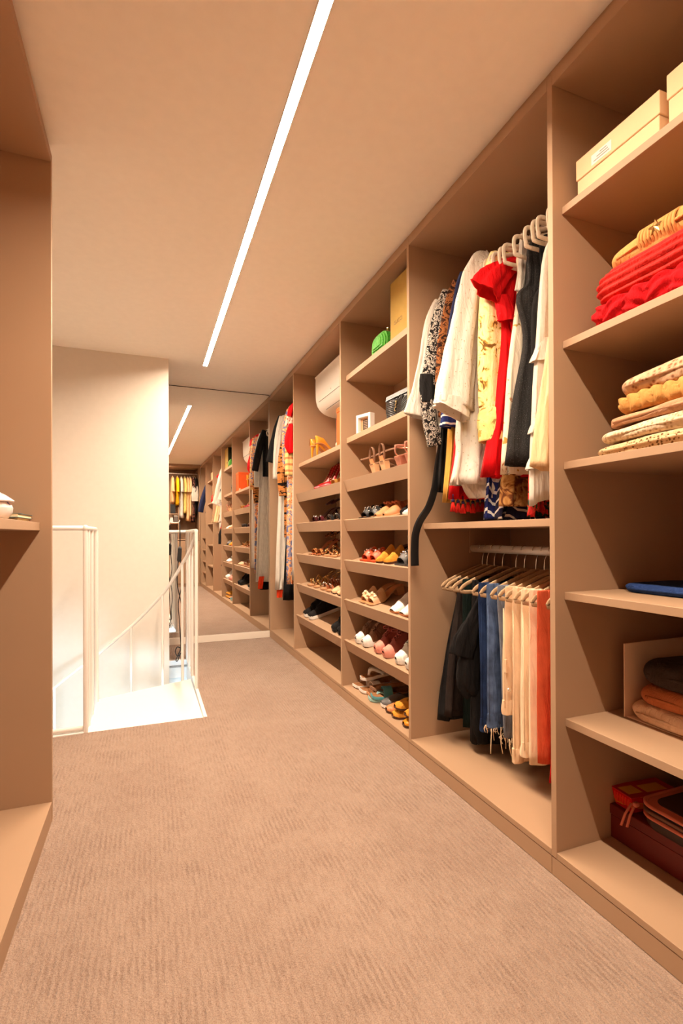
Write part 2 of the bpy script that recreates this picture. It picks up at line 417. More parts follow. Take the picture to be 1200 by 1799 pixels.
def rr_uniform(hw, hd, r, n):
    """n points spaced evenly along a rounded rectangle, starting at the middle of the -X side"""
    r = min(r, hw*.98, hd*.98); sx, sy, q = 2*(hw-r), 2*(hd-r), pi*r/2; L = 2*sx+2*sy+4*q; out = []
    segs = [('l', (-hw, 0), (0, -1), sy/2), ('a', (-hw+r, -hd+r), pi, q), ('l', (-hw+r, -hd), (1, 0), sx), ('a', (hw-r, -hd+r), 3*pi/2, q), ('l', (hw, -hd+r), (0, 1), sy), ('a', (hw-r, hd-r), 0, q), ('l', (hw-r, hd), (-1, 0), sx), ('a', (-hw+r, hd-r), pi/2, q), ('l', (-hw, hd-r), (0, -1), sy/2)]
    for k in range(n):
        d = L*k/n
        for sg in segs:
            if d <= sg[3]+1e-12 or sg is segs[-1]:
                if sg[0] == 'l': out.append((sg[1][0]+sg[2][0]*d, sg[1][1]+sg[2][1]*d, sg[2][1]*-1.0 if sg[2][0] == 0 else 0, sg[2][0]))
                else: a = sg[2]+d/r; out.append((sg[1][0]+r*cos(a), sg[1][1]+r*sin(a), cos(a), sin(a)))
                break
            d -= sg[3]
    return out
def sweater(name, label, cat, x0, x1, y0, y1, z0, h, m, seed=0, ribs=None, droop=.0, group=None, puff=.4, wob=.006, cable=None, res=1, slant=0, rc=.045):
    """a folded knit: pillowy slab whose rounded fold edge faces the room"""
    w, d = x1-x0, y1-y0; cx, cy = (x0+x1)/2, (y0+y1)/2
    t = thing(name, label, cat, (cx, cy, z0), 0, group)
    n = 110*res; nr = 45 if ribs == 'h' else (27 if ribs else 17); rings = []
    for j in range(nr):
        v = j/(nr-1); a = -pi/2+pi*v; ca = max(0, cos(a))
        inset = (1-ca**.6)*h*puff; z = h*(.5+.5*sin(a)*(1 if abs(sin(a)) < .98 else 1)); ring = []
        for (ex, ey, nx, ny) in rr_uniform(w/2-inset, d/2-inset, rc+inset*.2, n):
            nz = noise.noise(Vector((ex*10+seed*5, ey*10, v*1.6))); o_ = wob*1.3*nz; zz = z
            ux, uy = ex/(w/2), ey/(d/2); edge = max(abs(ux), abs(uy))
            if v > .5: zz += wob*noise.noise(Vector((ex*11, ey*11+seed, 3)))*(v-.5)*2
            zz -= droop*v*max(0, abs(uy)-.25)**1.3 + droop*.6*v*max(0, -ux-.5)
            zz += slant*v*(-uy)
            if ribs == 'h': o_ += .0042*sin(v*2*pi*7.5)*ca**.25; zz += .0030*sin(ex*430)*(v > .8)
            elif ribs == 'v':
                f_ = abs(sin((ey+.012*sin(v*4))*pi/.034))**.4-.75; o_ += .015*f_*ca**.3*(ex < 0); zz += .009*f_*(v > .55)
            elif ribs == 'c' and ex < -.05:
                q = sin((ey+.02*v)*2*pi/.12); o_ += (.010*abs(q)**.8+.004*sin(ey*110+z*240*(1 if q > 0 else -1)))*ca**.4; zz += .007*abs(q)*(v > .5)
            ex2 = ex + math.copysign(1, ex)*o_ if abs(ux) > abs(uy)*.98 or abs(ux) > .8 else ex
            ey2 = ey + math.copysign(1, ey)*o_ if abs(uy) > .8 else ey
            ring.append((ex2, ey2, zz))
        rings.append(ring)
    bm = bmesh.new(); loft(bm, rings); obj('folded_body', bm, m, t, True)
    bm = bmesh.new(); ys_ = [(-d/2+rc*.8)+(d-rc*1.6)*k/14 for k in range(15)]
    tube(bm, [(-w/2-.0005+wob*1.3*0, y, h*.47+slant*.47*(-y/d*2)-droop*.47*max(0, abs(y/(d/2))-.25)**1.3) for y in ys_], .0045, 6, .004)
    if ribs is None: obj('fold_edge', bm, m, t, True)
    else: bm.free()
    return t

# ================================================================== builders: shoes
def prof(pts, s):
    for (a, va), (b, vb) in zip(pts[:-1], pts[1:]):
        if s <= b: 
            t = max(0, min(1, (s-a)/(b-a+1e-9))); t = t*t*(3-2*t); return va+(vb-va)*t
    return pts[-1][1]
W_ROUND = [(0, .014), (.03, .024), (.10, .035), (.28, .043), (.5, .036), (.7, .031), (.88, .032), (.96, .026), (1, .012)]
W_POINT = [(0, .003), (.05, .012), (.15, .027), (.3, .039), (.5, .033), (.7, .028), (.88, .029), (.96, .024), (1, .011)]
W_SQUARE = [(0, .026), (.03, .033), (.10, .039), (.28, .044), (.5, .037), (.7, .032), (.88, .033), (.96, .028), (1, .014)]
def shoe_base(hh, s):
    t = max(0, min(1, (s-.28)/.55)); return hh*t*t*(3-2*t) + (.006*(1-s/.12)**2 if s < .12 else 0)
def curve_side(s, side): return side*.008*(1-abs(2*s-.75))
def sole_bm(L, Wp, hh, t, k=1.06, s0=0, s1=1, n=22, side=1, ws=1.0):
    rings = []
    for i in range(n+1):
        s = s0+(s1-s0)*i/n; w = prof(Wp, s)*k*ws; z = shoe_base(hh, s); cyy = curve_side(s, side); x = s*L
        rings.append([(x, cyy-w*.94, z), (x, cyy-w, z+t*.4), (x, cyy-w*.97, z+t), (x, cyy, z+t), (x, cyy+w*.97, z+t), (x, cyy+w, z+t*.4), (x, cyy+w*.94, z)])
    bm = bmesh.new(); loft(bm, rings); return bm
def upper_bm(L, Wp, hh, t, hp, op, s0=0.0, s1=1.0, n=26, side=1, q=7, ws=1.0, th=.003):
    """shoe upper: hp height profile, op half opening profile (0 = closed over the foot)"""
    rings = []
    for i in range(n+1):
        s = s0+(s1-s0)*i/n; w = prof(Wp, s)*ws; b = shoe_base(hh, s)+t*.9; h = prof(hp, s); o = min(prof(op, s), w*.92); x = s*L; cyy = curve_side(s, side)
        def wall(sgn, wi, hi, oi):
            pts = []
            for k in range(q):
                f = k/(q-1)
                if oi < .004:
                    a = f*pi/2; pts.append((x, cyy+sgn*wi*cos(a)**.8, b+hi*sin(a)**.9))
                else:
                    yy = lerp(wi, oi, f**1.6)+.004*sin(pi*f); pts.append((x, cyy+sgn*yy, b+hi*f))
            return pts
        L_ = wall(-1, w, h, o); Ri = wall(1, w, h, o)
        Li = wall(-1, max(w-th, .001), max(h-th, .002), max(o-th*.2, 0)); RiI = wall(1, max(w-th, .001), max(h-th, .002), max(o-th*.2, 0))
        rings.append(L_+Li[::-1]+RiI+Ri[::-1])
    bm = bmesh.new(); loft(bm, rings, closed=True, cap0=False, cap1=False)
    if s0 < .02: bm.faces.new([v for v in bm.verts[:len(rings[0])]][::-1])
    if s1 > .98: bm.faces.new([bm.verts[k] for k in range(len(bm.verts)-len(rings[0]), len(bm.verts))] if False else list(bm.verts)[-len(rings[0]):])
    return bm
def strap_bm(L, Wp, hh, t, s, h, width, side=1, skew=0.0, ws=1.0, th=.0022, n=12, s_other=None):
    """band over the foot at station s; s_other lets it cross diagonally"""
    rings = []
    for k in range(n+1):
        a = pi*k/n; f = k/n; ss = s if s_other is None else lerp(s, s_other, f)
        w = prof(Wp, ss)*ws*1.02; b = shoe_base(hh, ss)+t*.7; x = ss*L+skew*sin(a); cyy = curve_side(ss, side)
        y = cyy-w*cos(a); z = b+h*sin(a)**.8; nx = -cos(a); nz = sin(a)
        rings.append([(x-width/2, y, z), (x+width/2, y, z), (x+width/2, y+nx*th, z+nz*th), (x-width/2, y+nx*th, z+nz*th)])
    bm = bmesh.new(); loft(bm, rings); return bm
def beads(pts, r, seg=6):
    bm = bmesh.new()
    for p in pts:
        bmesh.ops.create_icosphere(bm, subdivisions=1, radius=r, matrix=Matrix.Translation(p))
    return bm
class Shoe:
    def __init__(s, label, cat, loc, L=.245, W=W_ROUND, hh=0.0, t=.010, sole_m=None, side=1, tilt=15, rz=0, ws=1.0, name='shoe', group=None, flip=False, roll=0):
        s.L, s.W, s.hh, s.t, s.side, s.ws = L, W, hh, t, side, ws
        s.r = thing(name, label, cat, loc, 0, group)
        M = Matrix.Rotation(-radians(tilt), 3, 'Y') @ Matrix.Rotation(radians(rz)+(pi if flip else 0), 3, 'Z') @ Matrix.Rotation(radians(roll), 3, 'X')
        s.r.rotation_euler = M.to_euler()
        if sole_m: obj('sole', sole_bm(L, W, hh, t, side=side, ws=ws), sole_m, s.r, True, auto=40)
    def insole(s, m, s0=.02, s1=.98): obj('insole', transform(sole_bm(s.L, s.W, s.hh, .002, .95, s0, s1, side=s.side, ws=s.ws), Matrix.Translation((0, 0, s.t-.0005))), m, s.r, True, auto=40); return s
    def upper(s, m, hp, op, s0=0.0, s1=1.0, name='upper', ws=1.0, lift=0.0):
        obj(name, upper_bm(s.L, s.W, s.hh, s.t+lift, hp, op, s0, s1, side=s.side, ws=s.ws*ws), m, s.r, True, auto=60); return s
    def strap(s, m, at, h, width, skew=0.0, other=None, name='strap', th=.0022):
        obj(name, strap_bm(s.L, s.W, s.hh, s.t, at, h, width, s.side, skew, s.ws, th, 12, other), m, s.r, True, auto=40); return s
    def heel(s, m, r0=.019, r1=.005, at=.92, lean=.01):
        x = at*s.L; z = shoe_base(s.hh, at)+.002; c = curve_side(at, s.side)
        bm = bmesh.new(); tube(bm, spline([(x, c, z), (x+lean*.2, c, z*.7), (x+lean*.4, c, z*.35), (x+lean*.3, c, 0.0)], 4), [lerp(r0, r1, (k/12)**.55) for k in range(13)], 10, None, up=(1, 0, 0)); obj('heel', bm, m, s.r, True, auto=40); return s
    def block(s, m, h=None, s0=.76, s1=.97):
        x0, x1 = s0*s.L, s1*s.L; z = shoe_base(s.hh, .88)+.003
        bm = bmesh.new(); c = curve_side(.9, s.side)
        loft(bm, [[(x0+.006, c-.022, 0), (x1-.004, c-.022, 0), (x1-.004, c+.022, 0), (x0+.006, c+.022, 0)], [(x0, c-.028, z), (x1, c-.028, z+.004), (x1, c+.028, z+.004), (x0, c+.028, z)]])
        obj('heel', bm, m, s.r); return s
    def laces(s, m, hp, s0=.33, s1=.52, rows=5, half=.016, r=.0022, bow=False):
        bm = bmesh.new()
        for k in range(rows):
            st = lerp(s0, s1, k/(rows-1)); x = st*s.L; z = shoe_base(s.hh, st)+s.t+prof(hp, st)+.001; c = curve_side(st, s.side)
            st2 = lerp(s0, s1, min(k+.8, rows-1)/(rows-1)); x2 = st2*s.L; z2 = shoe_base(s.hh, st2)+s.t+prof(hp, st2)+.001
            for sg in (-1, 1): tube(bm, [(x, c-sg*half, z-.004), (lerp(x, x2, .5), c, z+.004), (x2, c+sg*half, z2-.004)], r, 5)
        if bow:
            st = s1; x = st*s.L; z = shoe_base(s.hh, st)+s.t+prof(hp, st)+.004
            for sg in (-1, 1):
                tube(bm, spline([(x, 0, z), (x-.02, sg*.02, z+.012), (x-.035, sg*.035, z+.004), (x-.02, sg*.032, z-.006), (x, 0, z)], 5), r, 5)
        obj('laces', bm, m, s.r, True); return s
    def gems(s, m, pts, r, name='ornament'):
        obj(name, beads(pts, r), m, s.r, True); return s
    def ankle(s, m, h=.07, width=.006, back=True, loopy=True, post=True):
        """ankle strap: ring above the heel joined by a heel strip"""
        x1 = .96*s.L; b = shoe_base(s.hh, .9)+s.t; c = curve_side(.8, s.side)
        bm = bmesh.new(); pts = []
        for k in range(20):
            a = 2*pi*k/20; pts.append((.80*s.L+.037*cos(a), c+.029*sin(a), b+h+.012*cos(a)))
        tube(bm, pts, width/2, 6, .0015, closed=True, up=(0, 0, 1))
        obj('ankle_strap', bm, m, s.r, True)
        if post:
            bm = bmesh.new(); tube(bm, spline([(x1-.006, c, b-.002), (x1+.006, c, b+h*.5), (.80*s.L+.037, c, b+h+.012)], 5), .007, 6, .0016, up=(0, 1, 0)); obj('heel_strap', bm, m, s.r, True)
        return s
def slope_loc(x, y, zt):
    """point on a tilted shoe shelf: zt = height of its lip"""
    return (x, y*1.008, zt-.010+(x-1.1327)*SLOPE+.0022)
# ================================================================== shoes
LTAN = mat('tan_leather', srgb(196, 128, 78), .45); LBEIGE = mat('beige_leather', srgb(214, 170, 128), .5); LNUDE = mat('nude_insole', srgb(190, 138, 96), .6)
LBLACK = mat('black_leather', (.012, .011, .011), .35); SBLACK = fabric('black_suede', (.014, .012, .012), .1, 900, .9, .1)
LWHITE = mat('white_leather', (.80, .77, .72), .45); RUBW = mat('white_rubber', (.78, .75, .70), .6); LTAUPE = fabric('taupe_suede', srgb(140, 104, 82), .08, 900, .9, .1)
MUST = fabric('mustard_suede', srgb(205, 140, 50), .08, 900, .85, .1); DBROWN = mat('dark_brown_leather', srgb(74, 38, 22), .45); LRED = mat('red_patent', srgb(150, 14, 18), .2)
ORED = mat('orange_red_leather', srgb(205, 78, 34), .4); GOLD = mat('gold_metal', (.83, .58, .25), .25, 1.0); SILV = mat('crystal_gems', (.85, .83, .82), .12, 1.0)
ROSE = mat('rose_gold_leather', srgb(205, 140, 118), .28, .55); OCHRE = mat('ochre_patent', srgb(214, 140, 40), .18); BURG = mat('burgundy_leather', srgb(70, 14, 22), .35)
PINK = mat('pink_canvas', srgb(214, 140, 122), .7); DPINK = mat('dusty_rose_suede', srgb(150, 72, 62), .85); TEAL = mat('teal_rubber', srgb(90, 160, 170), .5); TEALP = mat('pale_teal_rubber', srgb(150, 195, 195), .5)
LEOP = printed('leopard_print', [(0, srgb(40, 22, 12)), (.32, srgb(40, 22, 12)), (.40, srgb(150, 84, 40)), (.62, srgb(200, 140, 84))], 90, 'voronoi'); GREYL = mat('grey_leather', srgb(92, 88, 86), .5)
COGN = mat('cognac_leather', srgb(160, 82, 42), .45); CORK = fabric('cork_sole', srgb(150, 102, 66), .2, 300, .85, .2)
SIDE = {1: 'right', -1: 'left'}
def pair(fn, ys, label, cat, x, zt, L=.245, tilt=15, flip=False, rz=(0, 0), dz=0, dx=(0, 0), group=None, **k):
    """two shoes side by side: first y is the left one in view"""
    for i, (y, w) in enumerate(zip(ys, ('left', 'right'))):
        xx = x+dx[i]+(L*cos(radians(tilt)) if flip else 0)
        loc = slope_loc(xx, y, zt) if tilt else (xx, y, zt+.0012)
        fn(label % w, cat, (loc[0], loc[1], loc[2]+dz), L=L, side=1 if i == 0 else -1, tilt=tilt, rz=rz[i], flip=flip, group=group, **k)
H_PUMP = [(0, .012), (.08, .024), (.26, .036), (.34, .030), (.6, .026), (.8, .040), (1, .055)]
O_PUMP = [(0, 0), (.26, 0), (.30, .016), (.45, .026), (.8, .024), (.97, .012), (1, .002)]
H_SNEAK = [(0, .018), (.06, .030), (.22, .040), (.35, .062), (.52, .082), (.62, .074), (.85, .070), (1, .074)]
O_SNEAK = [(0, 0), (.30, 0), (.33, .007), (.52, .012), (.60, .024), (.9, .022), (1, .004)]
H_LOAF = [(0, .014), (.1, .028), (.3, .044), (.42, .052), (.55, .040), (.85, .045), (1, .050)]
O_LOAF = [(0, 0), (.38, 0), (.43, .014), (.6, .026), (.9, .022), (1, .003)]
H_MULE = [(0, .012), (.1, .026), (.3, .046), (.45, .058), (.5, .058)]
O_NONE = [(0, 0), (1, 0)]
H_SLIDE = [(.08, .030), (.25, .048), (.45, .058), (.5, .058)]
def gem_arc(s, at, h, n=9, spread=.9):
    out = []
    for k in range(n):
        a = pi*(.5+spread*(k/(n-1)-.5)); w = prof(s.W, at)
        out.append((at*s.L+random.uniform(-.008, .008), curve_side(at, s.side)-w*cos(a)*.9, shoe_base(s.hh, at)+s.t+h*sin(a)+.002))
    return out
def jewel_slide(lab, cat, loc, m=LBLACK, ins=LNUDE, **k):
    s = Shoe(lab, cat, loc, sole_m=m, W=W_SQUARE, **k).insole(ins).upper(m, H_SLIDE, O_NONE, .10, .42)
    for at in (.22, .32): s.gems(SILV, gem_arc(s, at, .050, 7, .6), .0055, 'ornament')
    return s
def loafer(lab, cat, loc, m=LTAN, m2=COGN, **k):
    s = Shoe(lab, cat, loc, sole_m=LBEIGE, **k).upper(m, H_LOAF, O_LOAF).insole(LNUDE, .1, .95)
    x = .36*s.L; z = s.t+.052
    bm = bmesh.new()
    for sg in (-1, 1): tube(bm, spline([(x, 0, z), (x-.012, sg*.018, z+.012), (x+.006, sg*.034, z+.002), (x+.010, sg*.02, z-.003), (x, 0, z)], 4), .006, 6, .004)
    bmesh.ops.create_icosphere(bm, subdivisions=1, radius=.007, matrix=Matrix.Translation((x, 0, z))); obj('bow', bm, m2, s.r, True)
    s.strap(m2, .42, .056, .026); return s
def mule(lab, cat, loc, m=MUST, ins=DBROWN, W=W_POINT, hp=H_MULE, **k):
    s = Shoe(lab, cat, loc, sole_m=ins, W=W, **k).insole(ins, .3, .98).upper(m, hp, O_NONE, 0, .48); return s
def sneaker(lab, cat, loc, m=LTAUPE, toe=RUBW, lace=LTAUPE, sole=RUBW, bow=False, hp=H_SNEAK, t=.022, **k):
    s = Shoe(lab, cat, loc, sole_m=sole, t=t, **k).upper(m, hp, O_SNEAK).insole(m, .55, .96)
    s.upper(toe, [(0, .019), (.06, .0315), (.22, .0415), (.27, .045)], O_NONE, 0, .19, 'toe_cap', 1.025)
    s.laces(lace, hp, .30, .52, 5, .018, .0036, bow)
    bm = bmesh.new(); x = .45*s.L; z = t+.074
    bbox(bm, x-.004, x+.036, -.014, .014, z, z+.004, .0015); transform(bm, Matrix.Translation((x, 0, z)) @ Matrix.Rotation(-.32, 4, 'Y') @ Matrix.Translation((-x, 0, -z)))
    obj('tongue', bm, m, s.r); return s
def pump(lab, cat, loc, m=LRED, ins=LNUDE, stud=None, W=W_POINT, r1=.0045, **k):
    k.setdefault('hh', .085)
    s = Shoe(lab, cat, loc, sole_m=ins, t=.006, W=W, **k).upper(m, H_PUMP, O_PUMP).insole(ins, .3, .96).heel(m, .020, r1)
    if stud:
        pts = []
        for q in range(14):
            st = lerp(.34, .98, q/13); o = prof(O_PUMP, st)
            for sg in (-1, 1): pts.append((st*s.L, curve_side(st, s.side)+sg*o, shoe_base(s.hh, st)+s.t+prof(H_PUMP, st)+.002))
        s.gems(stud, pts, .003, 'stud')
    return s
def heel_sandal(lab, cat, loc, m=LBEIGE, ins=LNUDE, toe_h=.036, ankle_h=.07, gem=None, blockheel=False, W=W_SQUARE, **k):
    k.setdefault('hh', .085)
    s = Shoe(lab, cat, loc, sole_m=m, t=.007, W=W, **k).insole(ins).strap(m, .20, toe_h, .024)
    if blockheel: s.block(m)
    else: s.heel(m, .016, .005)
    s.ankle(m, ankle_h, .010)
    if gem: s.gems(gem, gem_arc(s, .20, toe_h, 9, .8), .0045)
    return s
def flat_sandal(lab, cat, loc, m=GOLD, ins=LNUDE, gem=SILV, t=.009, ank=True, **k):
    s = Shoe(lab, cat, loc, sole_m=ins, t=t, **k).insole(ins).strap(m, .18, .034, .012).strap(m, .34, .048, .012, other=.5).strap(m, .5, .048, .010, other=.36)
    if ank: s.ankle(m, .035, .007)
    if gem: s.gems(gem, gem_arc(s, .18, .037, 7, .8)+gem_arc(s, .42, .050, 7, .6), .0055)
    return s
def flip_flop(lab, cat, loc, m=TEAL, ins=CORK, t=.016, wide=True, **k):
    s = Shoe(lab, cat, loc, sole_m=m, t=t, W=W_SQUARE, **k).insole(ins)
    if wide: s.strap(m, .36, .045, .050, th=.004)
    else:
        bm = bmesh.new()
        for sg in (-1, 1): tube(bm, spline([(.16*s.L, 0, t), (.24*s.L, sg*.012, t+.03), (.48*s.L, sg*.036, t+.002)], 4), .004, 6)
        obj('thong_strap', bm, m, s.r, True)
    return s
def ballerina(lab, cat, loc, m=LBEIGE, **k):
    return Shoe(lab, cat, loc, sole_m=DBROWN, t=.006, **k).upper(m, [(0, .014), (.1, .028), (.26, .036), (.32, .030), (.6, .030), (.85, .042), (1, .05)], O_PUMP).insole(LNUDE, .3, .96)

X0 = 1.147
R = (1.326, 1.085, .841, .601, .354)
# --- middle shoe bay, top slope to bottom
for y, w in ((2.455, 'left'), (2.335, 'right')):
    L_ = .235; s = Shoe('%s taupe ankle strap sandal standing heel first on the top slope' % w, 'shoe', slope_loc(X0+L_*.966, y, R[0]), L=L_, sole_m=LTAUPE, t=.007, hh=.055, flip=True, side=1 if w == 'left' else -1).insole(LBEIGE).strap(LTAUPE, .2, .034, .03).block(LBEIGE, s0=.84, s1=.985)
    z = shoe_base(.055, .95)+.007; c = curve_side(.9, s.side)
    bm = bmesh.new(); tube(bm, [(.955*L_-.018*(sin(2*pi*k/24)+1)*.5, c+.029*cos(2*pi*k/24), z+.040+.047*sin(2*pi*k/24)) for k in range(24)], .0016, 8, .0065, closed=True, up=(0, 1, 0)); obj('heel_strap', bm, LTAUPE, s.r, True)
    bm = bmesh.new(); loft(bm, [[(.955*L_+.002, c-.026, z-.002), (.955*L_+.004, c+.026, z-.002), (.955*L_, c+.026, z-.002), (.955*L_-.002, c-.026, z-.002)], [(.955*L_+.001, c-.022, z+.026), (.955*L_+.003, c+.022, z+.026), (.955*L_-.001, c+.022, z+.026), (.955*L_-.003, c-.022, z+.026)]]); obj('heel_cup', bm, LTAN, s.r)
s_ = thing('loose_strap', 'long buckled taupe strap stretched across the ankle strap sandals', 'strap', (1.215, 2.475, 1.452))
bm = bmesh.new(); tube(bm, spline([(-.10, .10, -.035), (-.05, .03, -.02), (-.01, -.07, .0), (.02, -.13, .004)], 6), .0055, 6, .0016, up=(0, 0, 1)); obj('band', bm, LTAUPE, s_, True)
bm = bmesh.new(); tube(bm, [(.02-.008, -.13-.008, .004), (.02+.008, -.13-.008, .004), (.02+.008, -.13+.008, .004), (.02-.008, -.13+.008, .004)], .0014, 5, closed=True); obj('buckle', bm, GOLD, s_)
pair(heel_sandal, (2.205, 2.10), '%s rose gold sandal turned heel first beside the bay divider', 'shoe', X0+.02, R[0], flip=True, m=ROSE, ins=LBEIGE, blockheel=True, hh=.055, ankle_h=.04)
pair(jewel_slide, (2.625, 2.53), '%s black slide with silver jewels on the second slope', 'shoe', X0, R[1])
pair(ballerina, (2.37, 2.27), '%s black pointed flat pushed back behind the tan loafers', 'shoe', X0+.075, R[1], m=SBLACK, rz=(3, 3), dz=.0, L=.235, ws=.8) if False else None
pair(loafer, (2.42, 2.325), '%s tan loafer with a cognac bow on the second slope', 'shoe', X0, R[1])
Shoe('white pointed flat at the right end of the loafer row', 'shoe', slope_loc(X0, 2.115, R[1]), sole_m=DBROWN, t=.006, W=W_POINT).upper(LWHITE, H_PUMP, O_PUMP).insole(LNUDE, .3, .96)
Shoe('black suede flat between the jewelled slides and the tan loafers', 'shoe', slope_loc(X0+.045, 2.225, R[1]), sole_m=LBLACK, t=.006, W=W_POINT).upper(SBLACK, H_LOAF, O_LOAF)
pair(jewel_slide, (2.615, 2.515), '%s orange red open toe slide with silver jewels', 'shoe', X0, R[2], m=ORED, ins=ORED)
pair(mule, (2.42, 2.325), '%s mustard suede pointed mule on the third slope', 'shoe', X0, R[2], hh=.04)
pair(jewel_slide, (2.18, 2.085), '%s small black jewelled slide at the right end of the mustard mule row', 'shoe', X0, R[2], m=GREYL, ins=LBLACK)
for y, w in ((2.635, 'left'), (2.545, 'right')):
    s = Shoe('%s beige block heel mule with a ruffled bow' % w, 'shoe', slope_loc(X0, y, R[3]), sole_m=LBEIGE, t=.007, W=W_SQUARE, hh=.045, side=1 if w == 'left' else -1).insole(LTAN).upper(LBEIGE, H_SLIDE, O_NONE, .10, .44).block(LBEIGE)
    bm = bmesh.new()
    for q in range(5):
        yy = -.03+.015*q; bmesh.ops.create_icosphere(bm, subdivisions=2, radius=.013, matrix=Matrix.Translation((.05+.010*(q % 2), yy, .058-abs(yy)*.5)) @ Matrix.Diagonal((1.2, .8, .75, 1)) @ Matrix.Rotation(q, 4, 'X'))
    obj('bow', bm, mat('cream_satin', srgb(232, 205, 170), .35), s.r, True)
pair(mule, (2.235, 2.135), '%s white open toe sandal with a brown insole', 'shoe', X0, R[3], m=LWHITE, ins=LTAN, W=W_SQUARE, hh=.03)
pair(sneaker, (2.70, 2.605), '%s taupe suede sneaker with a white toe cap', 'shoe', X0+.002, R[4])
pair(sneaker, (2.435, 2.335), '%s dusty rose sneaker with long rose laces', 'shoe', X0+.002, R[4], m=DPINK, toe=PINK, lace=DPINK, sole=PINK, bow=True)
pair(sneaker, (2.19, 2.09), '%s white leather sneaker at the right end of the sneaker row', 'shoe', X0+.002, R[4], m=LWHITE, toe=LWHITE, lace=RUBW)
# bottom board: a heap of flat sandals
ZB = .0757
pair(flip_flop, (2.765, 2.675), '%s white slide leaning at the left end of the bottom shoe heap', 'shoe', 1.15, ZB, tilt=0, m=LWHITE, ins=CORK, rz=(4, -3))
for q, (m_, n_) in enumerate(((LNUDE, 'lowest'), (CORK, 'middle'), (LTAUPE, 'upper'))):
    Shoe('%s of the three brown flat soles stacked in the bottom shoe heap' % n_, 'sandal', (1.165+.006*q, 2.60-.012*q, ZB+.0185*q), sole_m=m_, t=.015, W=W_SQUARE, tilt=0, rz=-6+3*q).insole(CORK, .03, .97)
s = Shoe('white thong wedge standing tilted on top of the bottom shoe heap', 'sandal', (1.165, 2.70, ZB+.062), sole_m=LWHITE, t=.018, W=W_ROUND, tilt=9, rz=-7).insole(CORK)
bm = bmesh.new()
for sg in (-1, 1): tube(bm, spline([(.05, 0, .018), (.07, sg*.014, .055), (.14, sg*.036, .02)], 5), .009, 8, .004)
obj('thong_strap', bm, LWHITE, s.r, True)
pair(flip_flop, (2.60, 2.595), '%s teal slide of the stacked teal pair', 'shoe', 1.15, ZB+.0575, tilt=0, m=TEAL, ins=TEALP) if False else None
flip_flop('lower teal slide at the front of the bottom shoe heap', 'shoe', (1.138, 2.525, ZB), m=TEALP, ins=CORK, tilt=0, rz=-10, wide=False)
flip_flop('upper teal slide lying on its partner in the bottom heap', 'shoe', (1.145, 2.51, ZB+.018), m=TEAL, ins=CORK, tilt=0, rz=-14)
s = Shoe('grey loafer half hidden in the bottom shoe heap', 'shoe', (1.155, 2.405, ZB), sole_m=RUBW, t=.016, tilt=0, rz=-8).upper(GREYL, H_LOAF, O_LOAF).insole(LNUDE, .4, .95)
for y, x, w, z in ((2.325, 1.145, 'left tan fronted', 0), (2.245, 1.14, 'lower right ochre fronted', 0), (2.235, 1.148, 'upper right ochre fronted', .045)):
    mule('%s brown mule near the right end of the bottom row' % w, 'shoe', (x, y, ZB+z), m=LTAN if 'tan' in w else MUST, ins=DBROWN, W=W_ROUND, tilt=0, rz=-4, hp=[(0, .014), (.1, .026), (.3, .038), (.45, .042), (.5, .042)])
pair(mule, (2.135, 2.14), '%s golden yellow mule in the stacked corner pair', 'shoe', 1.14, ZB, tilt=0, m=OCHRE, ins=DBROWN, W=W_ROUND, rz=(-3, -3), hp=[(0, .014), (.1, .022), (.3, .030), (.45, .034), (.5, .034)]) if False else None
mule('lower golden yellow mule of the stacked corner pair', 'shoe', (1.135, 2.12, ZB), m=OCHRE, ins=DBROWN, W=W_ROUND, tilt=0, rz=-3, hp=[(0, .014), (.1, .024), (.3, .034), (.45, .038), (.5, .038)])
mule('upper golden yellow mule of the stacked corner pair', 'shoe', (1.142, 2.115, ZB+.047), m=MUST, ins=DBROWN, W=W_ROUND, tilt=0, rz=-5, hp=[(0, .014), (.1, .024), (.3, .034), (.45, .038), (.5, .038)])
# --- far shoe bay under the air conditioner
R4 = (1.327, 1.087, .842, .602, .349)
pair(pump, (3.63, 3.51), '%s ochre patent pump turned heel first under the air conditioner', 'shoe', 1.152, 1.5742, tilt=0, flip=True, m=OCHRE, ins=LTAN, hh=.095)
pair(pump, (3.48, 3.36), '%s red studded stiletto on the top slope', 'shoe', X0, R4[0], stud=GOLD, hh=.10)
pair(heel_sandal, (3.165, 3.05), '%s gold strappy sandal beside the red stilettos', 'shoe', X0, R4[0], m=mat('antique_gold_leather', srgb(190, 140, 70), .35, .5), ankle_h=.075)
pair(heel_sandal, (3.585, 3.475), '%s burgundy heeled sandal with a jewelled toe strap', 'shoe', X0, R4[1], m=BURG, ins=DBROWN, gem=SILV, hh=.06, ankle_h=.05)
pair(heel_sandal, (3.255, 3.12), '%s black heeled sandal with a silver jewelled toe strap', 'shoe', X0, R4[1], m=LBLACK, ins=LTAUPE, gem=SILV, hh=.06, ankle_h=.05)
pair(heel_sandal, (3.60, 3.48), '%s leopard print heeled sandal on the third slope', 'shoe', X0, R4[2], m=LEOP, ins=COGN, hh=.06, ankle_h=.05)
pair(flat_sandal, (3.285, 3.15), '%s leopard sandal with beaded straps beside the divider', 'shoe', X0, R4[2], m=LEOP, gem=GOLD)
pair(flat_sandal, (3.645, 3.51), '%s gold flat sandal on the fourth slope', 'shoe', X0, R4[3], gem=GOLD)
pair(flat_sandal, (3.345, 3.235), '%s brown flat sandal with large white jewels', 'shoe', X0, R4[3], m=COGN, gem=SILV)
pair(ballerina, (3.11, 3.01), '%s beige round toe ballerina on the fourth slope', 'shoe', X0, R4[3])
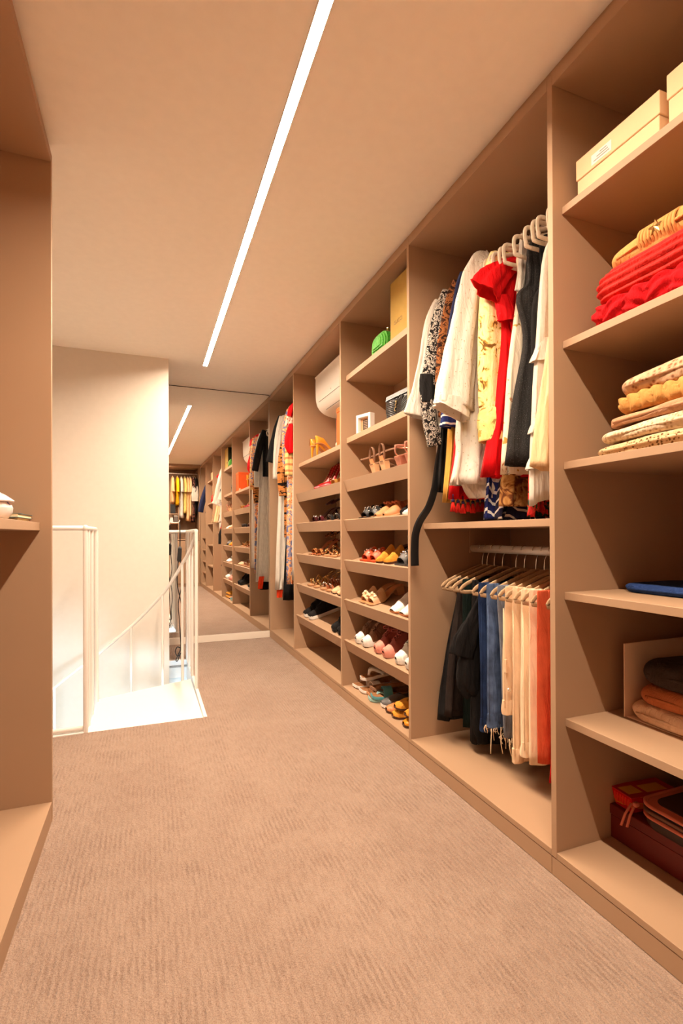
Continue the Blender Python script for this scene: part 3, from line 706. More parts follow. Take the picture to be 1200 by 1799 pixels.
pair(sneaker, (3.74, 3.62), '%s black sock sneaker with a white sole edge', 'shoe', X0, R4[4], m=SBLACK, toe=SBLACK, lace=SBLACK, L=.27, t=.026)
pair(sneaker, (3.10, 3.0), '%s black low sneaker beside the divider on the lowest slope', 'shoe', X0, R4[4], m=SBLACK, toe=SBLACK, lace=SBLACK, sole=LBLACK)
# ================================================================== hanging clothes, upper rail of the double bay
COTTON = fabric('white_cotton', (.66, .60, .52), .05, 800, .9, .15)
EYELET = printed('white_eyelet_cotton', [(0, (.40, .30, .20)), (.10, (.40, .30, .20)), (.16, (.66, .60, .51)), (1, (.69, .63, .545))], 60, 'voronoi', interp='LINEAR')
LACE = printed('cream_lace', [(0, (.30, .22, .16)), (.22, (.42, .32, .24)), (.34, (.64, .57, .485)), (.7, (.68, .615, .53))], 42, 'noise', interp='LINEAR', dist=1.2)
PAIS = printed('black_white_paisley', [(0, (.012, .010, .010)), (.47, (.012, .010, .010)), (.49, (.62, .55, .47)), (.56, (.62, .55, .47)), (.58, (.012, .01, .01)), (.66, (.5, .44, .38))], 38, 'noise', dist=2.5)
BROWNP = printed('brown_swirl_print', [(0, srgb(40, 20, 14)), (.42, srgb(60, 32, 20)), (.5, srgb(150, 92, 50)), (.6, srgb(90, 48, 26)), (.68, srgb(190, 150, 110))], 22, 'noise', dist=2)
NAVY = fabric('navy_cotton', srgb(34, 38, 66), .1, 700, .9, .15)
NSTRIPE = printed('navy_white_stripe', [(0, (.82, .78, .72)), (.13, (.82, .78, .72)), (.15, srgb(38, 48, 104))], 10, 'Z', dist=1.5)
NCHEV = printed('navy_white_chevron', [(0, (.75, .72, .68)), (.14, (.75, .72, .68)), (.17, srgb(34, 42, 96))], 12, 'diag', dist=.6)
NCHEV2 = printed('dark_diagonal_stripe', [(0, (.55, .5, .46)), (.09, (.55, .5, .46)), (.11, srgb(26, 24, 46))], 13, 'diag', dist=.4)
YFLOR = printed('yellow_floral_print', [(0, srgb(112, 76, 30)), (.365, srgb(120, 80, 34)), (.38, srgb(216, 168, 70)), (.44, srgb(242, 214, 150)), (.60, srgb(246, 224, 172)), (.66, srgb(240, 206, 110))], 13, 'noise', dist=2.6, interp='LINEAR')
RED = fabric('red_crepe', srgb(206, 10, 18), .06, 900, .75, .08)
WFLOR = printed('white_floral_print', [(0, srgb(70, 110, 120)), (.30, srgb(190, 120, 60)), (.35, srgb(242, 226, 200)), (.66, srgb(242, 226, 200)), (.70, srgb(200, 150, 70))], 17, 'noise', dist=1.5, interp='LINEAR')
TWEED = printed('black_sparkle_tweed', [(0, (.30, .28, .26)), (.11, (.20, .18, .17)), (.2, (.016, .015, .015)), (1, (.03, .028, .027))], 260, 'voronoi', interp='LINEAR')
BLK = fabric('black_wool', (.013, .012, .012), .2, 800, .92, .2); BLKS = mat('black_satin', (.010, .010, .011), .35)
CREAM = fabric('cream_twill', srgb(232, 196, 150), .04, 800, .9, .12)
MUSTC = fabric('mustard_cotton', srgb(196, 146, 66), .1, 700, .9, .15)
BFLOR = printed('brown_leaf_print', [(0, srgb(66, 34, 18)), (.42, srgb(96, 52, 26)), (.5, srgb(150, 100, 50)), (.6, srgb(176, 132, 76))], 20, 'noise', dist=2, interp='LINEAR')
GREDF = printed('green_red_floral', [(0, srgb(20, 34, 22)), (.40, srgb(30, 52, 30)), (.46, srgb(170, 28, 24)), (.56, srgb(196, 60, 40)), (.62, srgb(50, 70, 36))], 26, 'noise', dist=1.5)
TASS = fabric('red_tassel_yarn', srgb(196, 34, 26), .2, 300, .9, .2); TASSN = fabric('navy_yarn', srgb(50, 40, 78), .2, 300, .9, .2)
XR = 1.43; GZ = 1.06
def garment(name, label, cat, y, zbase, group='clothes on the upper rail'):
    return thing(name, label, cat, (XR, y, zbase), 0, group)
def body(g, rows, m, seed, y=0.0, name='body', **k):
    z0 = g.location.z
    return obj(name, transform(cloth_body(rows, seed, z0=z0, **k), Matrix.Translation((0, y, 0))), m, g, True)
def sleeve(g, path, radii, m, seed, name='sleeve', **k):
    return obj(name, cloth_tube(path, radii, seed, z0=g.location.z, **k), m, g, True)
def neck(sh, hem, a0, a1, t, zt=2.135, w=.05):
    """rows of a body: neck, sloping shoulders, chest, hem"""
    return [(zt, -w, w, .012), (zt-.022, -w*1.9, w*1.9, .018), (zt-.05, -sh*.82, sh*.82, .024), (zt-.08, -sh, sh, .028), (zt-.2, -sh*.98, sh*.98, t), (lerp(zt, hem, .6), lerp(-sh, a0, .6), lerp(sh, a1, .6), t), (hem, a0, a1, t*1.05)]
# 1 white blouse, farthest
g = garment('blouse', 'white blouse with flared sleeve hanging farthest left on the upper rail', 'blouse', 1.945, 1.22)
body(g, neck(.20, 1.24, -.20, .2, .020), COTTON, 1)
sleeve(g, [(-.19, 0, 2.05), (-.235, 0, 1.95), (-.27, 0, 1.75), (-.295, 0, 1.62), (-.315, 0, 1.52)], [.030, .032, .036, .045, .062], COTTON, 2, flat=.35)
# 2 paisley jacket
g = garment('jacket', 'black and white paisley jacket beside the farthest white blouse', 'jacket', 1.885, 1.37)
body(g, neck(.19, 1.42, -.2, .2, .022), PAIS, 3)
sleeve(g, [(-.185, 0, 2.07), (-.225, 0, 1.96), (-.265, 0, 1.78), (-.29, 0, 1.62), (-.285, 0, 1.50), (-.26, 0, 1.385)], [.030, .036, .036, .036, .035, .036], PAIS, 4, flat=.6)
obj('sleeve_band', cloth_tube([(-.291, 0, 1.69), (-.293, 0, 1.64), (-.291, 0, 1.57)], [.0385, .0385, .0385], 4, flat=.62, z0=1.37), BLK, g, True)
# 3 black long dress with sash
g = garment('dress', 'black dress whose long tie hangs over the shelf front', 'dress', 1.855, 1.17)
body(g, neck(.17, 1.18, -.265, .2, .018), BLK, 5)
obj('sash', cloth_tube([(-.22, .01, 1.45), (-.245, .02, 1.32), (-.262, .03, 1.20), (-.285, .04, 1.12), (-.325, .05, 1.055), (-.343, .055, 1.0), (-.346, .06, .93), (-.345, .06, .86)], [.022, .02, .018, .018, .018, .018, .018, .018], 6, flat=.14, amp=.002, z0=1.17), BLKS, g, True)
# 4 brown swirl
g = garment('shirt', 'brown swirl print shirt left of the big white eyelet tunic', 'shirt', 1.815, 1.36)
body(g, neck(.19, 1.40, -.20, .2, .02), BROWNP, 7)
sleeve(g, [(-.18, 0, 2.08), (-.215, 0, 1.98), (-.25, 0, 1.80), (-.262, 0, 1.62), (-.25, 0, 1.5)], [.028, .032, .034, .034, .036], BROWNP, 8, flat=.5)
# 5 mustard skirt-like dress below
g = garment('dress', 'mustard dress with its hem showing left of the white tunic hem', 'dress', 1.785, 1.12)
body(g, neck(.16, 1.13, -.285, .15, .02), MUSTC, 9)
# 6 navy top with striped cuff
g = garment('blouse', 'navy blouse with white striped cuffs behind the eyelet tunic', 'blouse', 1.765, 1.36)
body(g, neck(.19, 1.40, -.19, .19, .02), NAVY, 10)
sleeve(g, [(-.18, 0, 2.09), (-.21, 0, 1.98), (-.24, 0, 1.8), (-.25, 0, 1.62), (-.255, 0, 1.55)], [.03, .034, .036, .038, .04], NAVY, 11, flat=.5)
sleeve(g, [(-.254, 0, 1.56), (-.258, 0, 1.50), (-.264, 0, 1.44)], [.041, .043, .041], NSTRIPE, 12, 'cuff', flat=.5)
# 7 tasselled red and navy top
g = garment('kaftan', 'kaftan with red and navy tassel hem behind the white eyelet tunic', 'kaftan', 1.715, 1.06)
body(g, neck(.18, 1.14, -.29, .16, .02), RED, 13)
def tassels(g, y, a0, a1, n, z, ln=.05, r=.010):
    z0 = g.location.z; A = bmesh.new(); B = bmesh.new()
    for k in range(n):
        x = lerp(a0, a1, k/(n-1)); zz = z+random.uniform(-.006, .006)-z0
        for q in range(7):
            a = 2*pi*q/7; tube(A, [(x+.002*cos(a), y+.002*sin(a), zz-.012), (x+r*.6*cos(a), y+r*.6*sin(a), zz-.028), (x+r*cos(a), y+r*sin(a), zz-ln)], .0026, 4)
        bmesh.ops.create_icosphere(B, subdivisions=1, radius=.0085, matrix=Matrix.Translation((x, y, zz-.006)))
        tube(B, [(x, y, zz), (x, y, zz+.02)], .0025, 4)
    obj('tassel_trim', A, TASS, g, True); obj('tassel_heads', B, TASSN, g, True)
tassels(g, -.012, -.29, -.10, 9, 1.135)
t_ = bmesh.new()
for k in range(9):
    a = 2*pi*k/9; tube(t_, [(-.245, 0, 1.44-1.06), (-.245+.008*cos(a), .008*sin(a), 1.42-1.06), (-.245+.018*cos(a), .018*sin(a), 1.375-1.06)], .0035, 5)
obj('cuff_tassel', t_, TASS, g, True)
# 8 white eyelet tunic, the largest
g = garment('tunic', 'large white eyelet tunic with a wide hanging sleeve', 'tunic', 1.655, 1.13)
body(g, [(2.135, -.05, .05, .012), (2.11, -.11, .1, .02), (2.075, -.19, .17, .028), (1.98, -.21, .19, .034), (1.6, -.27, .18, .034), (1.40, -.29, .18, .036), (1.33, -.29, .18, .038), (1.19, -.325, .18, .042)], EYELET, 14, amp=.022, nf=7)
sleeve(g, [(-.15, -.012, 2.10), (-.205, -.016, 2.06), (-.245, -.02, 1.94), (-.285, -.022, 1.76), (-.315, -.022, 1.60), (-.33, -.022, 1.49)], [.034, .045, .055, .062, .068, .074], EYELET, 15, flat=.5, amp=.015, nf=5)
sleeve(g, [(-.33, -.022, 1.52), (-.335, -.022, 1.485), (-.342, -.022, 1.465)], [.071, .076, .082], EYELET, 16, 'sleeve_flounce', flat=.5, amp=.012)
body(g, [(1.23, -.30, .2, .03), (1.18, -.27, .2, .036), (1.14, -.24, .2, .04)], COTTON, 17, name='underskirt', amp=.01)
# 9 yellow floral shirt
g = garment('shirt', 'pale yellow floral shirt with a turned back cuff', 'shirt', 1.585, 1.33)
body(g, neck(.19, 1.42, -.19, .2, .022), YFLOR, 18)
sleeve(g, [(-.165, -.012, 2.07), (-.195, -.02, 1.96), (-.205, -.022, 1.80), (-.21, -.022, 1.62), (-.205, -.022, 1.46)], [.040, .052, .056, .054, .050], YFLOR, 19, flat=.6, amp=.006)
sleeve(g, [(-.205, -.022, 1.475), (-.203, -.022, 1.43), (-.198, -.024, 1.35)], [.050, .062, .066], printed('pale_yellow_cuff', [(0, srgb(150, 120, 60)), (.36, srgb(160, 130, 70)), (.375, srgb(238, 208, 128)), (.6, srgb(244, 222, 150)), (.64, srgb(226, 160, 80))], 16, 'noise', dist=1.8, interp='LINEAR'), 20, 'cuff', flat=.7, amp=.004)
# 10 red dress
g = garment('dress', 'bright red dress with a ruffled cap sleeve', 'dress', 1.535, 1.20)
body(g, [(2.08, -.05, .05, .012), (2.055, -.11, .1, .02), (2.0, -.16, .15, .022), (1.86, -.19, .16, .026), (1.80, -.185, .16, .026), (1.6, -.2, .18, .03), (1.21, -.27, .22, .036)], RED, 21)
sleeve(g, [(-.12, -.02, 2.03), (-.19, -.024, 1.985), (-.24, -.026, 1.94), (-.275, -.026, 1.885)], [.020, .036, .052, .060], RED, 22, 'cap_sleeve', flat=.5, amp=.012)
bm = cloth_tube([(-.20, -.02, 1.885), (-.185, -.03, 1.82), (-.18, -.03, 1.79)], [.03, .036, .040], 23, flat=.5, amp=.008, z0=1.20); obj('ruffle', bm, RED, g, True)
bm = cloth_tube([(-.165, -.036, 1.79), (-.15, -.034, 1.76), (-.10, -.034, 1.765)], [.010, .011, .010], 24, flat=.5, amp=.001, z0=1.20); obj('waist_seam', bm, RED, g, True)
# 11 white floral
g = garment('dress', 'white dress with faint blue and orange flowers between red and black', 'dress', 1.475, 1.20)
body(g, neck(.16, 1.215, -.235, .2, .022, zt=2.10), WFLOR, 25, amp=.008)
obj('strap', cloth_tube([(-.135, -.01, 2.10), (-.15, -.018, 2.0), (-.165, -.02, 1.88)], [.016, .014, .014], 26, flat=.4, z0=1.20), COTTON, g, True)
# 12 black tweed waistcoat
g = garment('waistcoat', 'long black sparkly tweed waistcoat', 'waistcoat', 1.42, 1.22)
body(g, [(2.07, -.10, .10, .014), (2.03, -.16, .15, .024), (1.9, -.165, .17, .026), (1.84, -.21, .19, .03), (1.7, -.175, .18, .03), (1.5, -.215, .19, .034), (1.24, -.265, .22, .038)], TWEED, 27, amp=.010)
# 13 plain black top
g = garment('dress', 'plain black sleeveless dress right of the sparkly waistcoat', 'dress', 1.365, 1.22)
body(g, [(2.06, -.10, .10, .014), (2.02, -.155, .15, .022), (1.88, -.15, .15, .024), (1.80, -.185, .18, .028), (1.6, -.19, .18, .03), (1.23, -.2, .2, .034)], BLK, 28, amp=.012)
# 14 white lace
g = garment('dress', 'white lace dress with scalloped layers beside the tall divider', 'dress', 1.305, 1.08)
body(g, [(2.04, -.09, .09, .012), (2.0, -.16, .15, .02), (1.9, -.20, .18, .024), (1.62, -.225, .2, .028), (1.35, -.245, .2, .032), (1.10, -.26, .2, .036)], LACE, 29, amp=.010, hem_wave=.012)
for k, z in enumerate((1.60, 1.36, 1.24)):
    body(g, [(z+.05, -.212-.008*k, .19, .030), (z, -.235-.012*k, .2, .036), (z-.03, -.244-.012*k, .205, .040)], LACE, 31+k, name='lace_tier', amp=.012, nf=9)
# 15 cream jacket sleeve, nearest
g = garment('jacket', 'cream jacket nearest to the camera on the upper rail', 'jacket', 1.225, 1.19)
body(g, neck(.15, 1.30, -.17, .19, .024, zt=2.04), CREAM, 36)
sleeve(g, [(-.13, -.004, 1.97), (-.165, -.006, 1.82), (-.21, -.008, 1.62), (-.25, -.008, 1.42), (-.285, -.008, 1.20)], [.030, .038, .040, .040, .042], CREAM, 37, flat=.6)
# hems of longer clothes at the back of the row
g = garment('skirt', 'navy and white chevron skirt showing below the yellow shirt', 'skirt', 1.615, 1.05)
body(g, [(1.50, -.15, .15, .018), (1.3, -.18, .18, .022), (1.055, -.205, .2, .026)], NCHEV, 38)
g = garment('skirt', 'brown leaf print skirt showing below the white floral dress', 'skirt', 1.505, 1.09)
body(g, [(1.55, -.14, .14, .018), (1.3, -.19, .18, .02), (1.10, -.215, .2, .022)], BFLOR, 39)
g = garment('skirt', 'dark diagonal striped skirt reaching the shelf below the brown one', 'skirt', 1.545, 1.05)
body(g, [(1.50, -.12, .14, .014), (1.3, -.16, .18, .014), (1.053, -.20, .2, .014)], NCHEV2, 40)
g = garment('skirt', 'dark green and red floral skirt behind the white lace hem', 'skirt', 1.345, 1.05)
body(g, [(1.5, -.14, .14, .014), (1.3, -.2, .2, .018), (1.055, -.235, .22, .020)], GREDF, 41)
# rail and hangers
def rail(label, y0, y1, x, z, r=.0125, posts=None, flat=.6):
    t = thing('clothes_rail', label, 'rail', (x, (y0+y1)/2, z)); h = (y1-y0)/2
    bm = bmesh.new(); tube(bm, [(0, -h+.001, 0), (0, h-.001, 0)], r, 12, r*flat, up=(0, 0, 1)); obj('tube', bm, mat('pale_rail', (.72, .66, .60), .35, .2), t, True)
    for s in (-1, 1): obj('bracket', box(-.014, .014, s*(h-.004)-.003, s*(h-.004)+.003, -.02, (posts or .02), .001), M_WOOD if posts else M_STEEL, t)
    return t
ZR = 2.185
rail('upper clothes rail of the double hanging bay', 1.147, 1.985, XR, ZR)
names = ['farthest white blouse', 'paisley jacket', 'black dress with the long tie', 'brown swirl shirt', 'mustard dress', 'navy blouse', 'tasselled kaftan', 'large eyelet tunic', 'yellow floral shirt', 'red dress', 'white floral dress', 'sparkly black waistcoat', 'plain black dress', 'white lace dress', 'cream jacket']
ys = [1.945, 1.885, 1.855, 1.815, 1.785, 1.765, 1.715, 1.655, 1.585, 1.535, 1.475, 1.42, 1.365, 1.305, 1.225]
for n_, y in zip(names, ys):
    exposed = y < 1.6
    hanger('hanger', 'cream flocked hanger holding the %s' % n_, y+.006, ZR, M_HANGER, 'hangers on the upper rail', drop=.045+(.03 if exposed else 0), half=.215 if exposed else .17, fall=.055, depth=.064, flat=(.0045, .0085))
for y, n_ in ((1.615, 'chevron skirt'), (1.505, 'brown leaf print skirt'), (1.56, 'dark striped skirt'), (1.335, 'green and red floral skirt'), (1.265, 'lace layers')):
    hanger('hanger', 'cream flocked hanger holding the %s' % n_, y, ZR, M_HANGER, 'hangers on the upper rail', drop=.075, half=.215, fall=.055, depth=.064, flat=(.0045, .0085))

# ================================================================== lower rail: skirts and trousers over velvet hangers
GL = 'skirts and trousers on the lower rail'
ZR2 = .930
rail('lower clothes rail carrying skirts and trousers', 1.147, 1.985, XR, ZR2, .017, .088, .7)
DNAVY = fabric('dark_blue_denim', srgb(34, 50, 84), .25, 600, .9, .3)
DBLUE = fabric('worn_blue_denim', srgb(84, 102, 136), .35, 600, .9, .3); DGREY = fabric('grey_blue_denim', srgb(122, 128, 142), .2, 600, .9, .25)
IVORY = fabric('ivory_twill', srgb(228, 196, 160), .05, 700, .9, .15); OFFW = fabric('off_white_twill', srgb(240, 214, 180), .05, 700, .9, .15)
CORAL = fabric('coral_velvet', srgb(212, 92, 58), .1, 500, .7, .1); REDT = fabric('red_trouser_cloth', srgb(190, 16, 18), .08, 700, .85, .1)
CHAR = fabric('charcoal_crepe', srgb(44, 36, 33), .15, 800, .9, .15); CHIF = fabric('black_chiffon', srgb(26, 24, 24), .15, 800, .8, .1)
DGREEN = fabric('dark_green_cloth', srgb(22, 34, 30), .1, 700, .9, .1)
def draped(name, label, cat, y, zb, m, a0=-.19, a1=.19, t=.022, seed=0, zt=.792, amp=.007, nf=4, wtop=None, rows=None, legs=False):
    g = thing(name, label, cat, (XR, y, zb), 0, GL)
    w = wtop if wtop else a0
    R_ = rows or [(zt+.012, w*.98, a1*.98, .004), (zt+.002, w, a1, .012), (zt-.06, w*1.0, a1, t*.8), (lerp(zt, zb, .5), lerp(w, a0, .6), a1, t), (zb+.002, a0, a1, t)]
    body(g, R_, m, seed, amp=amp, nf=nf); return g
draped('skirt', 'black pleated skirt farthest left on the lower rail', 'skirt', 1.90, .175, BLK, a0=-.235, a1=.2, wtop=-.14, t=.03, seed=50, amp=.016, nf=7)
draped('skirt', 'charcoal straight skirt panel in front of the black pleats', 'skirt', 1.865, .20, CHAR, a0=-.225, a1=-.06, wtop=-.16, t=.016, seed=51, amp=.008)
g = draped('skirt', 'black flounced wrap skirt beside the jeans', 'skirt', 1.76, .115, CHIF, a0=-.165, a1=.16, wtop=-.16, t=.03, seed=52, amp=.014, nf=5)
z0 = .115
# diagonal flounces falling down the wrap skirt
for k, (pa, ra) in enumerate((([(-.12, -.035, .76), (-.17, -.04, .66), (-.225, -.042, .56), (-.245, -.042, .50)], [.02, .035, .055, .045]), ([(-.15, -.03, .60), (-.195, -.034, .48), (-.205, -.036, .40), (-.175, -.036, .34)], [.03, .05, .055, .03]), ([(-.12, -.03, .44), (-.13, -.034, .32), (-.135, -.036, .20), (-.13, -.036, .13)], [.03, .05, .045, .022]))):
    obj('flounce', cloth_tube(pa, ra, 53+k, flat=.30, amp=.010, z0=z0), CHIF, g, True)
draped('trousers', 'dark green trousers showing behind the flounced skirt', 'trousers', 1.815, .165, DGREEN, a0=-.17, seed=56)
def jeans(label, y, zb, m, seed, a0=-.185, pockets=True, cuff=True, frayed=False, zt=.79, t=.022):
    g = draped('jeans' if 'jeans' in label else 'trousers', label, 'jeans' if 'jeans' in label else 'trousers', y, zb, m, a0=a0, t=t, seed=seed, zt=zt, amp=.008, wtop=-.19)
    bm = bmesh.new()
    for s in (-1, 1):                         # side seams down the visible fold
        tube(bm, [(a0-.004+.012*(s > 0), s*.008, .72-zb), (a0-.003+.012*(s > 0), s*.010, .45-zb), (a0-.003+.012*(s > 0), s*.012, zb+.03-zb)], .0016, 4)
    obj('seam', bm, m, g, True)
    if cuff:
        body(g, [(zb+.055, a0-.004, .19, t*1.15), (zb+.03, a0-.005, .19, t*1.2), (zb+.001, a0-.004, .19, t*1.15)], m, seed, name='hem', amp=.008, nf=4)
    if frayed:
        bm = bmesh.new(); rnd = random.Random(seed)
        for k in range(26):
            x = lerp(a0, .0, rnd.random()**2); yy = rnd.choice((-1, 1))*t*.9
            l_ = rnd.uniform(.008, .03) if k > 3 else rnd.uniform(.06, .11)
            tube(bm, spline([(x, yy, .004), (x+rnd.uniform(-.01, .01), yy+rnd.uniform(-.006, .006), -l_*.5), (x+rnd.uniform(-.008, .014), yy, -l_)], 3), .0013 if k > 3 else .002, 4)
        obj('fringe', bm, OFFW, g, True)
    return g
jeans('dark blue jeans folded over a hanger', 1.675, .20, DNAVY, 60, a0=-.18)
jeans('worn blue jeans with a frayed hem and loose threads', 1.625, .235, DBLUE, 61, frayed=True)
jeans('grey blue raw hem jeans behind the ivory ones', 1.56, .215, DGREY, 62, cuff=False, frayed=True, a0=-.16)
g = jeans('ivory denim jeans with a button cuff', 1.515, .325, IVORY, 63, a0=-.20)
bm = bmesh.new(); bmesh.ops.create_cone(bm, cap_ends=True, segments=12, radius1=.007, radius2=.007, depth=.004, matrix=Matrix.Translation((-.195, -.026, .10)) @ Matrix.Rotation(pi/2, 4, 'X')); obj('button', bm, M_STEEL, g)
obj('belt_loop', box(-.206, -.196, -.022, -.010, .16, .21, .001), IVORY, g)
jeans('cream trousers reaching lowest on the lower rail', 1.475, .16, IVORY, 64, a0=-.19)
jeans('off white trousers with a stitched side seam', 1.43, .20, OFFW, 65, a0=-.185)
draped('trousers', 'pale white trousers tucked beside the coral velvet ones', 'trousers', 1.39, .19, OFFW, a0=-.19, seed=66)
draped('trousers', 'coral velvet trousers close to the divider', 'trousers', 1.345, .215, CORAL, a0=-.195, seed=67)
draped('trousers', 'red trousers nearest to the divider on the lower rail', 'trousers', 1.275, .185, REDT, a0=-.215, wtop=-.10, seed=68, t=.024)
lows = [(1.90, 'pleated black skirt'), (1.865, 'charcoal skirt'), (1.815, 'dark green trousers'), (1.76, 'flounced wrap skirt'), (1.675, 'dark blue jeans'), (1.625, 'worn blue jeans'), (1.56, 'grey blue jeans'), (1.515, 'ivory denim jeans'), (1.475, 'cream trousers'), (1.43, 'off white trousers'), (1.39, 'pale white trousers'), (1.345, 'coral velvet trousers'), (1.275, 'red trousers')]
for y, n_ in lows:
    hanger('hanger', 'tan velvet hanger with a chrome hook holding the %s' % n_, y+.003, ZR2, M_HANGER_TAN, 'hangers on the lower rail', drop=.078, half=.215, fall=.075, depth=.022, flat=(.0028, .0085), hook_r=.0022)

# ================================================================== farthest hanging bay beside the mirror
G5 = 'long clothes in the farthest bay'
rail('clothes rail of the farthest bay beside the mirror', 3.926, 4.765, XR, ZR)
BLUEF = printed('blue_orange_floral', [(0, srgb(108, 112, 150)), (.40, srgb(128, 130, 164)), (.47, srgb(226, 178, 132)), (.54, srgb(214, 120, 70)), (.60, srgb(236, 206, 170))], 15, 'noise', dist=2)
TIGER = printed('tiger_stripe', [(0, srgb(24, 14, 10)), (.44, srgb(24, 14, 10)), (.50, srgb(190, 120, 60)), (1, srgb(206, 140, 80))], 22, 'noise', dist=1.2, stretch=(.5, .5, 1.6), interp='LINEAR')
GFLOR = printed('grey_green_orange_floral', [(0, srgb(120, 128, 120)), (.42, srgb(172, 168, 150)), (.52, srgb(70, 72, 66)), (.56, srgb(204, 110, 64)), (.64, srgb(190, 180, 160))], 22, 'noise', dist=1.6)
YGREEN = printed('pale_yellow_stripe', [(0, srgb(226, 196, 130)), (.6, srgb(232, 206, 146)), (.7, srgb(206, 130, 80))], 6, 'Z', dist=1)
PSPOT = printed('pink_dotted_cotton', [(0, srgb(200, 70, 60)), (.28, srgb(214, 110, 96)), (.34, srgb(244, 220, 196))], 55, 'voronoi')
ORGC = fabric('orange_red_cotton', srgb(226, 66, 30), .06, 700, .85, .1)
def dress5(label, cat, y, hem, a0, m, seed, sl=None, sm=None, t=.024, zt=2.135, sh=.2, nm=None):
    g = thing(nm or cat.replace(' ', '_'), label, cat, (XR, y, hem), 0, G5)
    body(g, neck(sh, hem+.004, a0, .2, t, zt), m, seed, amp=.012)
    if sl: sleeve(g, sl, [.034]*len(sl), sm or m, seed+1, flat=.6)
    return g
XR5 = 1.315
dress5('black short sleeved jacket left of the white coat dress in the last bay', 'jacket', 4.47, 1.60, -.2, BLK, 80, [(-.17, 0, 2.08), (-.21, 0, 1.98), (-.25, 0, 1.82), (-.28, 0, 1.66)])
dress5('long white coat dress hanging in the last bay', 'dress', 4.385, .50, -.255, COTTON, 82, [(-.18, 0, 2.06), (-.22, 0, 1.9), (-.235, 0, 1.72), (-.24, 0, 1.50)])
dress5('tiger striped wrap dress in the last bay', 'dress', 4.28, .97, -.2, TIGER, 84, [(-.17, 0, 1.9), (-.205, 0, 1.72), (-.225, 0, 1.52), (-.21, 0, 1.34)], zt=2.0)
g = dress5('black trousers with an orange lining at the bottom of the last bay', 'trousers', 4.33, .41, -.20, BLK, 86, sh=.12, zt=1.9)
body(g, [(.56, -.225, -.17, .010), (.50, -.235, -.18, .010), (.43, -.238, -.19, .010)], ORGC, 88, y=.075, name='lining', amp=.004)
dress5('long blue and orange floral dress in the last bay', 'dress', 4.15, .57, -.215, BLUEF, 89, [(-.17, 0, 2.07), (-.20, 0, 1.95), (-.215, 0, 1.8), (-.21, 0, 1.56)])
dress5('grey floral maxi dress seen in the mirror', 'dress', 4.60, .56, -.17, GFLOR, 91, sh=.14, zt=2.0)
dress5('narrow white dress with a low hem behind the grey floral dress, seen in the mirror', 'dress', 4.53, .44, -.12, COTTON, 92, sh=.10, zt=1.9)
dress5('pale yellow striped blouse in the last bay', 'blouse', 4.07, 1.30, -.18, YGREEN, 93, [(-.18, 0, 2.07), (-.20, 0, 1.9), (-.21, 0, 1.7), (-.205, 0, 1.5)])
g = dress5('long ivory robe with a red hood nearest in the last bay', 'robe', 3.985, .62, -.213, COTTON, 95)
bm = cloth_tube([(-.03, .02, 2.12), (-.12, .036, 2.11), (-.19, .04, 2.05), (-.215, .04, 1.98)], [.03, .045, .05, .03], 97, flat=.6, z0=.62); obj('hood', bm, RED, g, True)
bm = cloth_tube([(-.20, .04, 1.92), (-.215, .04, 1.83), (-.22, .04, 1.74), (-.20, .04, 1.68)], [.02, .036, .042, .02], 98, flat=.5, z0=.62); obj('scarf_end', bm, RED, g, True)
bm = cloth_tube([(-.15, .04, 2.04), (-.20, .05, 1.98), (-.225, .05, 1.90)], [.026, .036, .030], 99, flat=.5, z0=.62); obj('dotted_scarf', bm, PSPOT, g, True)
for o in list(COL.objects):
    if o.get('group') == G5: o.location.x = XR5
[o for o in COL.objects if o.get('label', '').startswith('clothes rail of the farthest')][0].location.x = XR5
for y, n_ in ((4.47, 'black jacket'), (4.385, 'white coat dress'), (4.28, 'tiger dress'), (4.33, 'black trousers'), (4.15, 'blue floral dress'), (4.60, 'grey floral dress'), (4.53, 'narrow white dress'), (4.07, 'yellow blouse'), (3.985, 'ivory robe')):
    hanger('hanger', 'cream hanger in the last bay holding the %s' % n_, y, ZR, M_HANGER, 'hangers in the last bay', drop=.045, half=.17, fall=.07, depth=.05, xr=XR5)
# ================================================================== nearest bay: boxes, knitwear, bags
CARD = fabric('cream_cardboard', srgb(232, 200, 158), .02, 400, .8, .03)
def text_mesh(s, size, m, parent, M, depth=.0004, name='lettering', shear=0):
    cu = bpy.data.curves.new('t', 'FONT'); cu.body = s; cu.size = size; cu.extrude = depth; cu.align_x = 'CENTER'; cu.align_y = 'CENTER'; cu.shear = shear; cu.resolution_u = 3
    o = bpy.data.objects.new('t', cu); COL.objects.link(o); dg = bpy.context.evaluated_depsgraph_get()
    me = bpy.data.meshes.new_from_object(o.evaluated_get(dg)); bpy.data.objects.remove(o); bpy.data.curves.remove(cu)
    me.transform(M); me.materials.clear(); me.materials.append(m); me.name = name
    o = bpy.data.objects.new(name, me); COL.objects.link(o); o.parent = parent; return o
FACE = Matrix(((0, 0, -1, 0), (-1, 0, 0, 0), (0, 1, 0, 0), (0, 0, 0, 1)))   # text on a face that looks towards -X
def lid_box(label, x0, x1, y0, y1, z0, h, lh, m, rz=0.0):
    t = thing('storage_box', label, 'box', ((x0+x1)/2, (y0+y1)/2, z0+.0005), rz, 'storage boxes on the top shelf'); w, d = (x1-x0)/2, (y1-y0)/2
    obj('box_body', box(-w+.003, w-.003, -d+.003, d-.003, 0, h-lh-.001, .0012), m, t)
    obj('lid', box(-w, w, -d, d, h-lh, h, .0015), m, t); return t
b = lid_box('cream lidded shoe box with a small white label on the top shelf', 1.158, 1.46, .843, 1.097, 1.957, .118, .058, CARD)
lab = obj('paper_label', box(-.1518, -.1512, .008, .072, .068, .096), mat('white_paper', (.8, .77, .72), .7), b)
